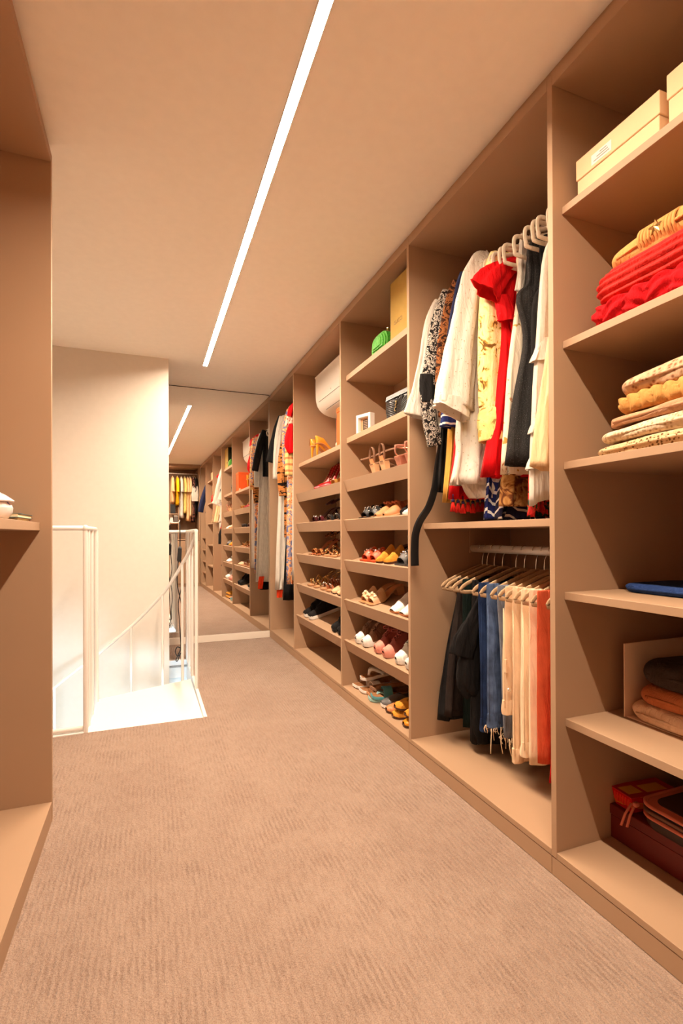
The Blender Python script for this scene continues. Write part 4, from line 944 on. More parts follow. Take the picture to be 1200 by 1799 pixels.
for k in range(3):
    obj('print_line', box(-.1524, -.1518, .014+.004*k, .064-.010*k, .074+.007*k, .0765+.007*k), mat('grey_print', (.32, .28, .25), .7), lab)
lid_box('second cream lidded box cut off by the right edge of the view', 1.158, 1.46, .52, .826, 1.957, .135, .060, CARD)
KRED = fabric('red_wool', srgb(190, 18, 24), .12, 350, .95, .5); KCORAL = fabric('coral_red_rib_wool', srgb(206, 46, 40), .1, 420, .95, .45)
KCAMEL = fabric('camel_wool', srgb(206, 150, 88), .1, 380, .95, .35)
sweater('sweater', 'red cable knit sweater at the bottom of the red stack', 'sweater', 1.150, 1.46, .62, 1.035, 1.5625, .058, KRED, 1, 'c', puff=.35, res=2)
sweater('sweater', 'coral red ribbed sweater in the middle of the red stack', 'sweater', 1.147, 1.46, .63, 1.035, 1.612, .098, KCORAL, 2, 'h', puff=.5, res=2)
s = sweater('sweater', 'camel sweater with a gold star button on the red stack', 'sweater', 1.165, 1.45, .60, 1.005, 1.704, .078, KCAMEL, 3, None, puff=.5, droop=.02, slant=.02)
bm = bmesh.new()
pts = []
for k in range(10):
    a = pi/2+2*pi*k/10; r = .019 if k % 2 == 0 else .009; pts.append((r*cos(a), r*sin(a)))
loft(bm, [[(-.003, p[0], p[1]) for p in pts], [(.003, p[0], p[1]) for p in pts]])
c0 = bm.verts.new((-.009, 0, 0))
for k in range(10): bm.faces.new((bm.verts[k] if False else list(bm.verts)[k], list(bm.verts)[(k+1) % 10], c0))
obj('star_button', transform(bm, Matrix.Translation((-.146, .055, .044))), GOLD, s)
bm = bmesh.new()
for k in range(11):
    y = .012+.009*k; tube(bm, spline([(-.128, y, .008), (-.146, y, .034), (-.136, y, .062), (-.10, y, .080)], 4), .0042, 5)
obj('ribbed_cuff', bm, KCAMEL, s, True)
KLACE = printed('beige_lace_knit', [(0, srgb(110, 66, 42)), (.26, srgb(160, 112, 80)), (.40, srgb(196, 156, 122)), (1, srgb(210, 176, 142))], 80, 'voronoi', interp='LINEAR')
KTAN = fabric('tan_ribbed_knit', srgb(196, 142, 78), .12, 350, .95, .35); KTAUPE = fabric('blush_taupe_knit', srgb(190, 142, 108), .05, 500, .95, .2)
KCREAM = printed('cream_lace_knit', [(0, srgb(140, 108, 78)), (.28, srgb(190, 160, 126)), (.44, srgb(216, 192, 160)), (1, srgb(222, 200, 170))], 110, 'voronoi', interp='LINEAR')
KCROCH = printed('cream_crochet', [(0, srgb(90, 62, 36)), (.30, srgb(120, 86, 52)), (.40, srgb(204, 172, 130)), (1, srgb(214, 184, 142))], 120, 'voronoi', interp='LINEAR')
z = 1.2085
for (lab, m, x0, y1, h, rb, dr, sd, pf) in (('cream crochet knit with open holes at the bottom of the pale stack', KCROCH, 1.155, 1.045, .040, None, .012, 11, .5), ('cream lace knit second from the bottom of the pale stack', KCREAM, 1.16, 1.035, .045, None, .016, 12, .5), ('blush taupe smooth knit in the middle of the pale stack', KTAUPE, 1.165, 1.02, .033, None, .014, 13, .5), ('tan knit with deep vertical ribs in the pale stack', KTAN, 1.17, .995, .050, 'v', .0, 14, .45), ('beige textured lace knit on top of the pale stack', KLACE, 1.175, .99, .062, None, .018, 15, .5)):
    sweater('sweater', lab, 'sweater', x0, 1.46, .58, y1, z, h, m, sd, rb, dr, 'pale folded knitwear', pf, .008, res=2, slant=.008); z += h*.93
sweater('folded_jeans', 'flat folded navy trousers alone on the middle shelf', 'trousers', 1.30, 1.56, .62, 1.085, .8275, .026, fabric('navy_denim', srgb(40, 62, 112), .12, 500, .9, .2), 21, None, .004, puff=.5, wob=.004)
# white file box with folded clothes leaning in front
KGREY = fabric('dark_grey_fleece', srgb(62, 50, 44), .2, 200, .95, .6); KRUST = fabric('rust_brown_jersey', srgb(190, 112, 70), .05, 500, .9, .15); KOAT = fabric('oatmeal_jersey', srgb(232, 198, 168), .05, 450, .95, .2)
t = thing('storage_tray', 'white cardboard tray standing upright behind the folded jumpers', 'box', (1.36, .92, .4585))
M_TRAY = mat('white_cardboard', srgb(226, 196, 172), .7)
obj('side_wall', transform(box(-.055, .22, .150, .154, 0, .215, .0008), Matrix.Identity(4)), M_TRAY, t); obj('back_wall', box(.215, .219, -.24, .1495, 0, .215, .0008), M_TRAY, t); obj('base', box(-.05, .2145, -.24, .1495, 0, .003), M_TRAY, t)
sweater('sweater', 'oatmeal jersey with a ribbed cuff at the bottom of the tray stack', 'sweater', 1.300, 1.53, .62, 1.066, .4625, .050, KOAT, 31, None, .006, puff=.45)
sweater('sweater', 'rust brown jersey in the middle of the tray stack', 'sweater', 1.312, 1.53, .62, 1.045, .5115, .055, KRUST, 32, None, .004, puff=.5)
sweater('sweater', 'dark grey fleece on top of the tray stack', 'sweater', 1.315, 1.53, .60, 1.042, .566, .078, KGREY, 33, None, .010, puff=.5, wob=.014)
s = bpy.data.objects.get('sweater.007')
t = [o for o in bpy.data.objects if o.get('label', '').startswith('oatmeal jersey')][0]
bm = bmesh.new()
for k in range(7): tube(bm, spline([(-.120, -.020-.009*k, .004), (-.128, -.020-.009*k, .02), (-.122, -.020-.009*k, .042), (-.10, -.020-.009*k, .054)], 3), .0046, 5)
obj('ribbed_cuff', bm, KOAT, t, True)
# bottom: dark red box, tea tin, toiletry bag
DRED = mat('dark_red_lacquer', srgb(104, 20, 14), .45)
t = thing('storage_box', 'dark red box filling the bottom of the nearest bay', 'box', (1.46, .83, .076))
obj('box_body', box(-.149, .149, -.297, .297, 0, .070, .002), DRED, t); obj('lid', box(-.151, .151, -.299, .299, .0705, .100, .002), DRED, t)
t = thing('printed_packet', 'red and yellow printed packet lying on the dark red box', 'packet', (1.40, 1.085, .1765), -.10)
PR = printed('red_yellow_print', [(0, srgb(196, 20, 14)), (.50, srgb(196, 20, 14)), (.53, srgb(232, 170, 40)), (.60, srgb(226, 90, 20))], 9, 'Z', dist=5)
bm = bmesh.new()
loft(bm, [[(-.075, -.030, 0), (.08, -.030, 0), (.08, .030, 0), (-.075, .030, 0)], [(-.085, -.038, .048), (.085, -.038, .048), (.085, .038, .048), (-.085, .038, .048)]])
obj('packet_body', bm, PR, t)
obj('packet_top', box(-.087, .087, -.040, .040, .0482, .0515, .001), mat('deep_red_print', srgb(170, 14, 14), .4), t)
yel = mat('yellow_print', srgb(214, 150, 40), .45)
obj('yellow_patch', box(-.078, -.028, -.022, .020, .0516, .0521), yel, t); obj('yellow_patch', box(-.015, .060, -.026, .014, .0516, .0521), yel, t)
for k in range(6): obj('flame_print', box(-.0822-.0012, -.0815, -.028+.010*k, -.0215+.010*k, .016+.003*(k % 2), .042), mat('bright_red_print', srgb(232, 40, 14), .4), t)
PKL = mat('pink_leather_trim', srgb(206, 112, 88), .5); MESH_ = mat('brown_clear_panel', srgb(70, 38, 28), .25)
t = thing('toiletry_bag', 'pink trimmed toiletry bag with a dark clear lid on the red box', 'bag', (1.42, .83, .1765))
def rrect(w, d, r, z, n=6):
    out = []
    for cx, cy, a0 in ((w-r, d-r, 0), (-w+r, d-r, pi/2), (-w+r, -d+r, pi), (w-r, -d+r, 3*pi/2)):
        for k in range(n+1): a = a0+pi/2*k/n; out.append((cx+r*cos(a), cy+r*sin(a), z))
    return out
bm = bmesh.new(); loft(bm, [rrect(.118, .178, .04, 0), rrect(.126, .188, .045, .012), rrect(.128, .190, .045, .040), rrect(.126, .188, .045, .062)]); obj('bag_body', bm, mat('dark_brown_mesh', srgb(48, 26, 20), .5), t, True, auto=50)
for z in (.036, .050, .066):
    bm = bmesh.new(); tube(bm, rrect(.1285, .1905, .046, z), .0058, 6, closed=True); obj('piping' if z != .050 else 'zip', bm, PKL if z != .050 else mat('bronze_zip', srgb(120, 84, 66), .4, .6), t, True)
bm = bmesh.new(); loft(bm, [rrect(.126, .188, .045, .062), rrect(.124, .186, .045, .068), rrect(.106, .168, .035, .0705)]); obj('lid_rim', bm, PKL, t, True, auto=50)
bm = bmesh.new(); loft(bm, [rrect(.105, .167, .035, .0700), rrect(.103, .165, .034, .0725)]); obj('clear_lid', bm, MESH_, t)
obj('lid_band', box(-.104, .104, .03, .048, .0726, .0745, .001), PKL, t)
bm = bmesh.new(); bbox(bm, -.128, -.112, .196, .208, .040, .052, .002)
for d_ in (0, .008): tube(bm, [(-.122-d_*.6, .203+d_, .045), (-.136-d_, .208+d_*1.2, .015), (-.146-d_, .210+d_*1.6, -.018)], .0045, 6, .0018)
obj('zip_pull', bm, PKL, t, True)

# ================================================================== shoe bay, upper shelves
GRB = fabric('olive_gold_cardboard', srgb(176, 142, 72), .04, 300, .7, .03)
t = thing('gift_box', 'tall olive gold cardboard box beside the divider on the top shelf', 'box', (1.30, 2.14, 1.9745))
obj('box_body', box(-.150, .13, -.128, .128, 0, .295, .002), GRB, t); obj('lid_edge', box(-.149, .132, .1285, .1325, .002, .297, .001), mat('dark_green_board', srgb(40, 48, 30), .6), t)
text_mesh('GUCCI', .028, mat('bronze_print', srgb(110, 82, 40), .5), t, Matrix.Translation((-.1503, .045, .078)) @ FACE)
GRN = printed('green_croc_leather', [(0, srgb(10, 50, 8)), (.08, srgb(20, 84, 16)), (.2, srgb(64, 150, 44)), (1, srgb(96, 178, 66))], 80, 'voronoi', rough=.3, interp='LINEAR')
t = thing('handbag', 'small green rounded croc handbag with stitched rings', 'handbag', (1.185, 2.41, 1.9745))
def dshape(w, h, n=8):
    out = [(w*.92, 0)]
    for k in range(2*n+1): a = pi*k/(2*n); out.append((w*math.copysign(abs(cos(a))**.6, cos(a)), h*.30+h*.70*sin(a)**.75))
    out.append((-w*.92, 0)); return out
for q, (w, h, x) in enumerate(((.098, .098, -.030), (.084, .083, -.037), (.068, .068, -.043), (.050, .050, -.048))):
    prf = dshape(w, h); bm = bmesh.new()
    loft(bm, [[(x+.004, p[0]*1.0, p[1]+.008*q) for p in prf], [(x, p[0]*.97, p[1]*.98+.008*q) for p in prf]] if q else [[(.035, p[0], p[1]) for p in prf], [(x, p[0], p[1]) for p in prf]])
    obj('bag_body' if q == 0 else 'leather_ring', bm, GRN, t, True, auto=40)
bm = bmesh.new(); tube(bm, spline([(0, -.05, .095), (.004, -.03, .115), (.006, 0, .108), (.004, .02, .095)], 4), .0035, 6); obj('chain_handle', bm, GOLD, t, True)
bm = bmesh.new(); bmesh.ops.create_icosphere(bm, subdivisions=2, radius=.007, matrix=Matrix.Translation((-.02, -.085, .098))); obj('clasp', bm, GOLD, t, True)
t = thing('bag', 'black soft pouch between the green handbag and the gold box', 'bag', (1.24, 2.292, 1.9745)); bm = bmesh.new(); loft(bm, [rrect(.05, .020, .018, 0), rrect(.056, .024, .022, .03), rrect(.05, .020, .018, .07), rrect(.03, .008, .006, .085)]); obj('pouch_body', bm, LBLACK, t, True, auto=50)
bm = bmesh.new(); tube(bm, [(0, -.012, .084), (0, 0, .094), (0, .012, .084)], .002, 6); obj('loop', bm, LBLACK, t, True)
t = thing('photo_frame', 'small white shadow box frame with a dark oval picture', 'picture frame', (1.195, 2.69, 1.5895), radians(18))
WF = mat('white_frame', (.80, .76, .70), .4)
bm = box(-.018, .018, -.062, -.044, 0, .118, .001); bbox(bm, -.018, .018, .044, .062, 0, .118, .001); bbox(bm, -.018, .018, -.0435, .0435, 0, .018, .001); bbox(bm, -.018, .018, -.0435, .0435, .100, .118, .001); obj('frame', bm, WF, t)
obj('mount', box(.004, .012, -.044, .044, .018, .100), mat('beige_mount', srgb(196, 150, 110), .8), t)
obj('picture', box(.002, .004, -.020, .022, .030, .088), mat('dark_picture', srgb(74, 56, 44), .7), t)
for k in range(5): obj('picture_line', box(.0012, .002, -.014, .016-.003*(k % 2), .038+.010*k, .041+.010*k), mat('pale_picture_ink', srgb(176, 146, 116), .7), t)
# quilted bag
BQ = mat('black_quilted_leather', (.020, .019, .019), .28)
t = thing('handbag', 'black quilted flap handbag with a gold emblem in its black dust case', 'handbag', (1.24, 2.30, 1.5895), radians(4))
obj('bag_body', box(-.035, .045, -.125, .125, 0, .125, .012, 3), BQ, t, True, auto=40)
bm = bmesh.new()
for k in range(12):
    zz = .004+.0115*k
    for sg in (-1, 1): tube(bm, [(-.037, 0, zz), (-.040, sg*.058, zz+.030), (-.034, sg*.118, zz+.058)] if zz+.058 < .150 else [(-.037, 0, zz), (-.040, sg*.05*(1-(zz-.09)/.06 if zz > .09 else 1), zz+.02)], .0058, 6, .004)
bmesh.ops.delete(bm, geom=[v for v in bm.verts if v.co.z > .128 or v.co.z < .001], context='VERTS')
obj('quilting', bm, BQ, t, True)
bm = bmesh.new(); loft(bm, [[(-.034, -.126, .126), (-.034, .126, .126), (.046, .126, .130), (.046, -.126, .130)], [(-.030, -.126, .150), (-.030, .126, .150), (.046, .126, .152), (.046, -.126, .152)]]); obj('dust_case', bm, LBLACK, t)
obj('case_side', box(-.030, .046, -.133, -.1265, 0, .152, .001), LBLACK, t)
for ch, dy, dz in (('Y', -.004, .088), ('S', .002, .072), ('L', .006, .055)): text_mesh(ch, .030, GOLD, t, Matrix.Translation((-.0465, dy, dz)) @ FACE, .0018, 'emblem')

# ================================================================== air conditioner and orange box
ACW = mat('ac_white_plastic', (.82, .76, .68), .3)
t = thing('air_conditioner', 'white wall mounted split air conditioner in the far shoe bay', 'air conditioner', (1.23, 3.33, 1.93))
prf = [(.225, 0), (.165, -.002), (.12, .004), (.075, .018), (.040, .042), (.016, .074), (.004, .112), (0, .16), (0, .285), (.010, .302), (.225, .306)]
ps = spline([(p[0], 0, p[1]) for p in prf], 4)
bm = bmesh.new(); loft(bm, [[(p.x, y, p.z) for p in ps] for y in (-.40, -.397, .397, .40)]); obj('housing', bm, ACW, t, True, auto=30)
dk = mat('dark_seam', (.06, .05, .045), .7)
obj('panel_seam', box(-.0012, .003, -.385, .330, .0845+.015, .1025), dk, t) if False else None
bm = bmesh.new(); tube(bm, [(.0063, -.395, .098), (.0063, .330, .098), (.0063, .345, .100)], .0016, 5); obj('panel_seam', bm, dk, t)
bm = bmesh.new(); tube(bm, [(.050, -.36, .0325), (.050, .290, .0325)], .0017, 5); obj('louver_slot', bm, dk, t)
bm = bmesh.new(); loft(bm, [[(.052, y, .029), (.082, y, .0125), (.125, y, .0012), (.125, y, -.0015), (.080, y, .010), (.050, y, .026)] for y in (-.36, .29)]); obj('louver', bm, ACW, t, True, auto=30)
bm = bmesh.new(); bmesh.ops.create_cone(bm, cap_ends=True, segments=12, radius1=.004, radius2=.004, depth=.002, matrix=Matrix.Translation((-.0005, .05, .125)) @ Matrix.Rotation(pi/2, 4, 'Y')); obj('indicator', bm, M_STEEL, t)
t = thing('gift_box', 'upright orange box beside the divider under the air conditioner', 'box', (1.27, 2.958, 1.5745))
ORB = fabric('orange_cardboard', srgb(232, 98, 44), .03, 300, .7, .03)
obj('box_body', box(-.122, .12, -.084, .084, 0, .215, .002), ORB, t); obj('lid', box(-.124, .122, -.087, .087, .2155, .245, .002), ORB, t)
bm = bmesh.new(); bmesh.ops.create_icosphere(bm, subdivisions=2, radius=.016, matrix=Matrix.Translation((1.165-1.165, 0, .016)) @ Matrix.Diagonal((1, 1, 1, 1)))
t = thing('trinket_box', 'tiny blush trinket pot at the foot of the orange box', 'trinket', (1.163, 3.068, 1.5745)); obj('pot', bm, mat('blush_ceramic', srgb(226, 170, 140), .4), t, True)
bm = bmesh.new(); bmesh.ops.create_icosphere(bm, subdivisions=1, radius=.005, matrix=Matrix.Translation((0, 0, .036))); obj('knob', bm, GOLD, t, True)

# ================================================================== left shelf: ceramic box and books
CER = printed('blue_white_porcelain', [(0, srgb(242, 228, 222)), (.50, srgb(242, 228, 222)), (.56, srgb(104, 100, 176)), (.64, srgb(150, 140, 196))], 26, 'noise', dist=1.0, rough=.2, interp='LINEAR')
CERW = mat('white_porcelain', (.82, .78, .74), .2)
def lathe(pr, n=28, flute=0, k=8):
    bm = bmesh.new(); rings = []
    for r, z in pr: rings.append([(r*(1+flute*cos(k*2*pi*i/n)*(r > .02))*cos(2*pi*i/n), r*(1+flute*cos(k*2*pi*i/n)*(r > .02))*sin(2*pi*i/n), z) for i in range(n)])
    loft(bm, rings); return bm
t = thing('ceramic_box', 'white and blue lidded porcelain pot at the left edge on the shelf', 'pot', (-.428, 1.70, 1.0445))
obj('pot_body', lathe([(.036, 0), (.046, .008), (.055, .022), (.056, .036)], 32, .04, 10), CERW, t, True, auto=60)
obj('blue_band', lathe([(.0555, .0362), (.053, .045), (.049, .052)], 32, .03, 10), CER, t, True, auto=60)
obj('lid', lathe([(.060, .053), (.061, .056), (.044, .070), (.026, .080), (.010, .088), (.004, .090)], 32), CER, t, True, auto=60)
bm = bmesh.new(); bmesh.ops.create_icosphere(bm, subdivisions=2, radius=.009, matrix=Matrix.Translation((0, 0, .096))); obj('knob', bm, CERW, t, True)
def book(label, x0, x1, y0, y1, z, h, m, rz=0):
    t = thing('book', label, 'book', ((x0+x1)/2, (y0+y1)/2, z), rz, 'books on the left shelf'); w, d = (x1-x0)/2, (y1-y0)/2
    obj('pages', box(-w+.003, w-.003, -d+.003, d-.002, .0015, h-.0015), mat('book_pages', srgb(236, 220, 180), .8), t)
    bm = box(-w, w, -d, d, 0, .0014); bbox(bm, -w, w, -d, d, h-.0014, h); obj('cover', bm, m, t)
book('cream paperback at the bottom of the small book pile', -.50, -.378, 1.80, 1.965, 1.0445, .010, mat('cream_cover', srgb(228, 200, 140), .6))
book('teal blue book on top of the small book pile', -.505, -.372, 1.775, 1.970, 1.055, .013, mat('teal_cover', srgb(80, 112, 122), .5))

# ================================================================== stair opening: railings, spiral stair
RW = mat('white_rail_paint', (.80, .76, .71), .35)
t = thing('railing', 'white stair railing on the left side of the opening with four posts', 'railing', (-.302, 2.831, 0))
for dy in (0, .125, .301): 
    bm = bmesh.new(); tube(bm, [(-.002*(dy > 0), dy, -.12 if dy else -.015), (-.002*(dy > 0), dy, 1.028)], .0115, 12, up=(1, 0, 0)); obj('post', bm, RW, t, True, auto=60)
bm = bmesh.new(); tube(bm, [(-.626, 0, 1.036), (0, 0, 1.036), (0, .01, 1.036), (0, .505, 1.036)], .0125, 12); obj('top_rail', bm, RW, t, True, auto=60)
bm = bmesh.new(); tube(bm, [(-.624, 0, .022), (-.012, 0, .022)], .0125, 12); obj('bottom_rail', bm, RW, t, True, auto=60)
bm = bmesh.new(); bmesh.ops.create_uvsphere(bm, u_segments=12, v_segments=8, radius=.0165, matrix=Matrix.Translation((0, 0, 1.036))); obj('corner_cap', bm, RW, t, True)
t = thing('railing', 'white guard railing on the right side of the stair opening', 'railing', (.287, 3.358, 0))
for dy in (0, .312, .572, .800):
    bm = bmesh.new(); tube(bm, [(-.003*(dy > 0), dy, .004), (-.003*(dy > 0), dy, 1.024)], .0115, 12, up=(1, 0, 0)); obj('post', bm, RW, t, True, auto=60)
bm = bmesh.new(); tube(bm, [(0, 0, 1.026), (-.002, .80, 1.026), (-.012, .812, 1.026), (-.14, .812, 1.026)], .0125, 12); obj('top_rail', bm, RW, t, True, auto=60)
t = thing('spiral_stair', 'white spiral stair descending to the left with a glossy landing step', 'stair', (-.30, 3.36, -2.2))
bm = bmesh.new(); loft(bm, [[(0, -.538, z), (.578, -.538, z), (.571, .285, z), (.004, .05, z)] for z in (2.155, 2.188)]); obj('landing', bm, M_WHITE, t)
bm = bmesh.new(); tube(bm, [(0, 0, 0), (0, 0, 3.23)], .013, 14); obj('centre_pole', bm, RW, t, True, auto=60)
hp = [(4, 1.012), (28, .804), (48, .578), (72, .339), (94, .147), (105, .072), (121, -.036), (150, -.33), (180, -.62), (210, -.92)]
nstep = 9
for k in range(nstep):
    a0 = radians(22.5+24*k); a1 = radians(22.5+24*k+27); z1 = 2.188-.215*(k+1); bm = bmesh.new(); R0 = .56
    arc = [(R0*cos(lerp(a0, a1, q/5)), R0*sin(lerp(a0, a1, q/5))) for q in range(6)]
    ring = [(.014*cos(a0), .014*sin(a0))]+arc+[(.014*cos(a1), .014*sin(a1))]
    loft(bm, [[(p[0], p[1], z) for p in ring] for z in (z1-.03, z1)]); obj('tread', bm, M_WHITE, t)
def hz(a):
    for (p, zp), (q, zq) in zip(hp[:-1], hp[1:]):
        if a <= q: return lerp(zp, zq, (a-p)/(q-p))
    return hp[-1][1]
bm = bmesh.new(); tube(bm, [(.588*cos(radians(a)), .588*sin(radians(a)), hz(a)+2.2) for a in range(4, 211, 3)], .0115, 10); obj('handrail', bm, RW, t, True, auto=60)
for k, a in enumerate((28.5, 48.5, 72.5, 97, 121, 145)):
    ra = radians(a); zt = hz(a)+2.2; zb = 2.188-.215*(1+int((a-22.5)/24)); bm = bmesh.new(); tube(bm, [(.588*cos(ra), .588*sin(ra), zb-.035), (.588*cos(ra), .588*sin(ra), zt-.004)], .0095, 10, up=(1, 0, 0)); obj('baluster', bm, RW, t, True, auto=60)
# cable with an inline adapter hanging at the wall end
BC = mat('black_cable', (.012, .010, .010), .45)
t = thing('power_cable', 'black twin cable with an inline adapter hanging at the wall end', 'cable', (.226, 4.09, .0))
bm = bmesh.new(); tube(bm, spline([(-.006, .012, 1.115), (.0, 0, 1.06), (.001, 0, .95), (.0, 0, .905)], 6), .0042, 6, up=(1, 0, 0))
tube(bm, spline([(-.012, 0, .80), (-.020, 0, .62), (.012, .004, .45), (.020, .004, .34), (.010, 0, .22), (.008, 0, .12), (-.020, 0, .125), (-.036, -.002, .09), (-.018, -.004, .055), (.010, -.004, .08)], 8), .0036, 6, up=(1, 0, 0))
tube(bm, spline([(.004, 0, .80), (.018, 0, .64), (-.012, -.003, .47), (-.006, -.003, .34), (.002, 0, .2), (.004, 0, .11), (-.014, .004, .065), (-.030, .004, .022), (-.018, .004, .018), (.002, .003, .075)], 8), .0036, 6, up=(1, 0, 0))
obj('cord', bm, BC, t, True)
bm = bmesh.new(); loft(bm, [[(-.008, -.008, .91), (.008, -.008, .91), (.008, .008, .91), (-.008, .008, .91)], [(-.014, -.012, .895), (.014, -.012, .895), (.014, .012, .895), (-.014, .012, .895)], [(-.021, -.012, .80), (.010, -.012, .80), (.010, .012, .80), (-.021, .012, .80)], [(-.016, -.008, .79), (.006, -.008, .79), (.006, .008, .79), (-.016, .008, .79)]]); obj('adapter', bm, BC, t)
t = thing('wall_hook', 'small white hook fixed to the end of the cream wall', 'hook', (.146, 4.098, 1.10))
bm = bmesh.new(); tube(bm, spline([(.001, 0, .0), (.04, 0, -.004), (.072, 0, .0), (.080, 0, .018)], 4), .004, 6, up=(0, 1, 0)); obj('prong', bm, RW, t, True); obj('plate', box(.0002, .003, -.012, .012, -.02, .02, .001), RW, t)

# ================================================================== corner bay and rear wardrobe, seen in the mirror
GRr = 'clothes in the rear wardrobe'
YR = -.45
u = thing('wardrobe_unit', 'rear wardrobe behind the camera with a rail above a chest of drawers', 'wardrobe', (.4, YR, 0))
P = lambda n, a: obj(n, box(a[0]-.4, a[1]-.4, a[2]-YR, a[3]-YR, a[4], a[5], BEV), M_WOOD, u)
P('side_panel', (1.075, 1.095, -1.08, YR, .003, TOPZ+.033)); P('side_panel', (-.30, -.28, -1.08, YR, .003, TOPZ+.033)); P('side_panel', (.30, .32, -1.08, YR, .95, TOPZ))
P('top_panel', (-.2795, 1.0745, -1.08, YR, TOPZ, TOPZ+.033)); P('filler_strip', (-.30, 1.095, YR-.03, YR-.012, TOPZ+.0335, ZC)); P('back_panel', (-.2795, 1.0745, -1.092, -1.0805, .003, TOPZ+.033))
P('counter', (-.2795, 1.0745, -1.08, YR+.004, .90, .922)); P('carcass', (-.2795, 1.0745, -1.08, YR-.022, .06, .895)); P('plinth', (-.2795, 1.0745, -1.05, YR-.02, .001, .058))
for c in range(2):
    for k in range(4):
        x0 = -.276+.676*c; d = P('drawer', (x0, x0+.670, YR-.020, YR, .066+.2065*k, .066+.2065*k+.2025))
for z in (1.415, 1.235): P('shelf', (.3205, .70, -1.0, -.62, z-.014, z))
P('shelf_side', (.70, .712, -1.0, -.62, .923, 1.55))
rail('clothes rail across the rear wardrobe', -.69, .69, .38, 2.21) ; r_ = [o for o in bpy.data.objects if o.get('label') == 'clothes rail across the rear wardrobe'][0]; r_.rotation_euler = (0, 0, pi/2); r_.location = (.3975, -.74, 2.21)
def rear(label, cat, x, hem, m, seed, sh=.19, w=.21, zt=2.15, tilt=0.0, t=.026):
    g = thing(cat.replace(' ', '_'), label, cat, (x, -.74, hem), pi/2+tilt, GRr)
    obj('body', cloth_body(neck(sh, hem+.003, -w, w, t, zt), seed, amp=.014, z0=hem), m, g, True)
    for s in (-1, 1): obj('sleeve', cloth_tube([(s*sh*.85, 0, zt-.06), (s*(sh+.03), 0, zt-.16), (s*(sh+.045), 0, zt-.32)], [.035, .04, .042], seed+s, flat=.6, z0=hem), m, g, True)
    hanger('hanger', 'cream hanger in the rear wardrobe holding the %s' % label.split(' at ')[0].split(' in the')[0], 0, 2.21, M_HANGER, 'hangers in the rear wardrobe', drop=.045, half=.17, fall=.07, depth=.05).location = (x, -.74, 2.21)
    bpy.data.objects[-1] if False else None
    h = [o for o in COL.objects if o.get('category') == 'hanger'][-1]; h.rotation_euler = (0, 0, pi/2)
YEL = fabric('bright_yellow_cotton', srgb(222, 170, 20), .08, 700, .85, .1); LYEL = fabric('pale_yellow_linen', srgb(226, 200, 116), .06, 700, .9, .15); PEACH = fabric('peach_cotton', srgb(226, 180, 130), .06, 700, .9, .15); DPR = printed('dark_rose_print', [(0, srgb(40, 26, 24)), (.5, srgb(40, 26, 24)), (.54, srgb(170, 110, 96))], 30, 'noise', dist=1)
for (lab, cat, x, hem, m, sd, w) in (('peach shirt at the far left of the mirrored rail', 'shirt', .60, 1.62, PEACH, 200, .17), ('bright yellow blouse in the mirrored wardrobe', 'blouse', .69, 1.58, YEL, 201, .18), ('white short sleeved blouse in the mirrored wardrobe', 'blouse', .765, 1.33, COTTON, 202, .2), ('pale yellow tunic in the mirrored wardrobe', 'tunic', .83, 1.42, LYEL, 203, .2), ('cream long shirt in the mirrored wardrobe', 'shirt', .885, 1.27, PEACH, 204, .2), ('sand coloured blouse in the mirrored wardrobe', 'blouse', .93, 1.36, CREAM, 205, .19), ('dark rose printed skirt in the mirrored wardrobe', 'skirt', .985, 1.25, DPR, 206, .2), ('black top behind the white bag in the mirrored wardrobe', 'top', 1.02, 1.42, BLK, 207, .18)):
    rear(lab, cat, x, hem, m, sd, w=w)
t = thing('tote_bag', 'white fabric tote bag hanging at the end of the mirrored rail', 'bag', (1.0, -.49, 1.66))
bm = bmesh.new(); loft(bm, [rrect(.062, .020, .018, 0), rrect(.068, .03, .02, .10), rrect(.062, .022, .018, .24), rrect(.050, .008, .007, .29)]); obj('bag_body', bm, COTTON, t, True, auto=50)
bm = bmesh.new()
for s in (-1, 1): tube(bm, spline([(s*.03, s*.004, .285), (s*.026, -.06, .42), (0, -.235, .545), (0, -.25, .556)], 5), .006, 6, .002)
obj('strap', bm, PEACH, t, True)
# clutter on the small rear shelves
def clutter(name, label, cat, x, z, m, dims, top=None):
    t = thing(name, label, cat, (x, -.665, z), 0); w, d, h = dims
    obj('body', box(-w, w, -d, d, 0, h, .002), m, t); obj('lid', box(-w*1.02, w*1.02, -d*1.02, d*1.02, h+.0003, h+.012, .002), top or m, t); return t
clutter('cosmetics_case', 'black cosmetics case on the upper small rear shelf', 'case', .60, 1.4155, LBLACK, (.045, .035, .17))
clutter('grey_case', 'grey box on the lower small rear shelf', 'box', .655, 1.2355, mat('grey_box_board', srgb(96, 84, 78), .6), (.038, .03, .13), WF)
t = thing('cream_jar', 'white jar on the lower small rear shelf', 'jar', (.575, -.665, 1.2355)); obj('glass', lathe([(.03, 0), (.034, .01), (.034, .06), (.028, .07)], 20), CERW, t, True, auto=40); obj('cap', lathe([(.030, .0705), (.031, .075), (.030, .10), (.026, .104)], 20), CERW, t, True, auto=40)
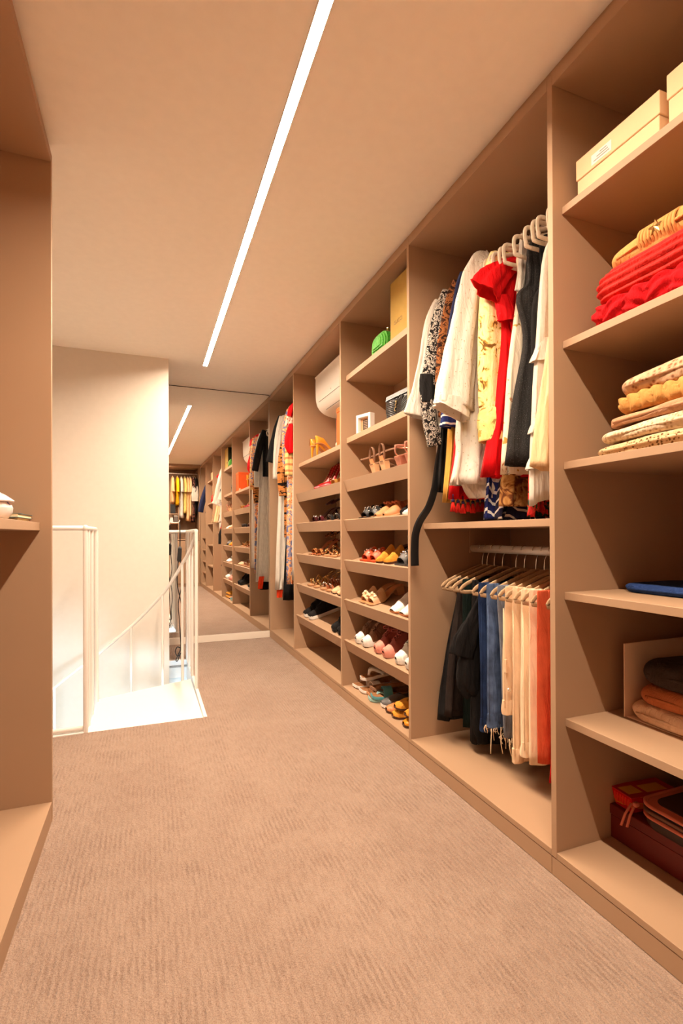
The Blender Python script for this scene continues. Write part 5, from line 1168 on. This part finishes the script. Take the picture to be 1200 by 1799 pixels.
t = thing('perfume_bottle', 'pink perfume bottle standing on the black cosmetics case', 'bottle', (.60, -.665, 1.5985)); obj('glass', lathe([(.016, 0), (.018, .004), (.018, .04), (.008, .05), (.008, .058)], 16), PINK, t, True, auto=40); obj('cap', lathe([(.010, .0585), (.010, .08), (.006, .083)], 16), GOLD, t, True, auto=40)
t = thing('hand_mirror', 'pink round hand mirror lying on the rear drawer counter', 'hand mirror', (.59, -.60, .9995)); bm = bmesh.new(); tube(bm, [(0, .050*cos(2*pi*k/24), .05*sin(2*pi*k/24)) for k in range(24)], .008, 8, closed=True); transform(bm, Matrix.Rotation(pi/2, 4, 'Z')); obj('rim', bm, PINK, t, True)
bm = bmesh.new(); tube(bm, [(0, 0, -.05), (0, 0, -.076)], .008, 8, up=(1, 0, 0)); obj('foot', bm, PINK, t, True)
t = thing('towel_stack', 'folded peach towels on the rear drawer counter', 'towel', (.64, -.80, .9225)); obj('towel', box(-.05, .05, -.09, .09, 0, .05, .02, 3), PEACH, t, True); obj('towel', box(-.048, .048, -.09, .09, .0505, .10, .02, 3), PINK, t, True)
# corner bay
G0 = 'clothes in the corner bay'
rail('clothes rail of the corner bay', -.43, .253, XR, ZR)
g = garment('coat', 'long navy coat sticking out of the corner bay', 'coat', .10, 1.36, G0)
body(g, neck(.2, 1.40, -.32, .2, .03), NAVY, 220); sleeve(g, [(-.18, 0, 2.06), (-.27, 0, 1.9), (-.36, 0, 1.62), (-.40, 0, 1.42)], [.04, .045, .048, .046], NAVY, 221, flat=.7)
g = garment('blouse', 'white blouse beside the navy coat in the corner bay', 'blouse', .19, 1.24, G0)
body(g, neck(.18, 1.30, -.27, .2, .026), COTTON, 222); body(g, [(1.34, -.275, .18, .030), (1.30, -.28, .18, .032), (1.245, -.285, .18, .034)], NAVY, 223, name='hem_band')
for y, n_ in ((.10, 'navy coat'), (.19, 'white blouse')): hanger('hanger', 'cream hanger in the corner bay holding the %s' % n_, y, ZR, M_HANGER, 'hangers in the corner bay', drop=.045, half=.17, fall=.07, depth=.05)
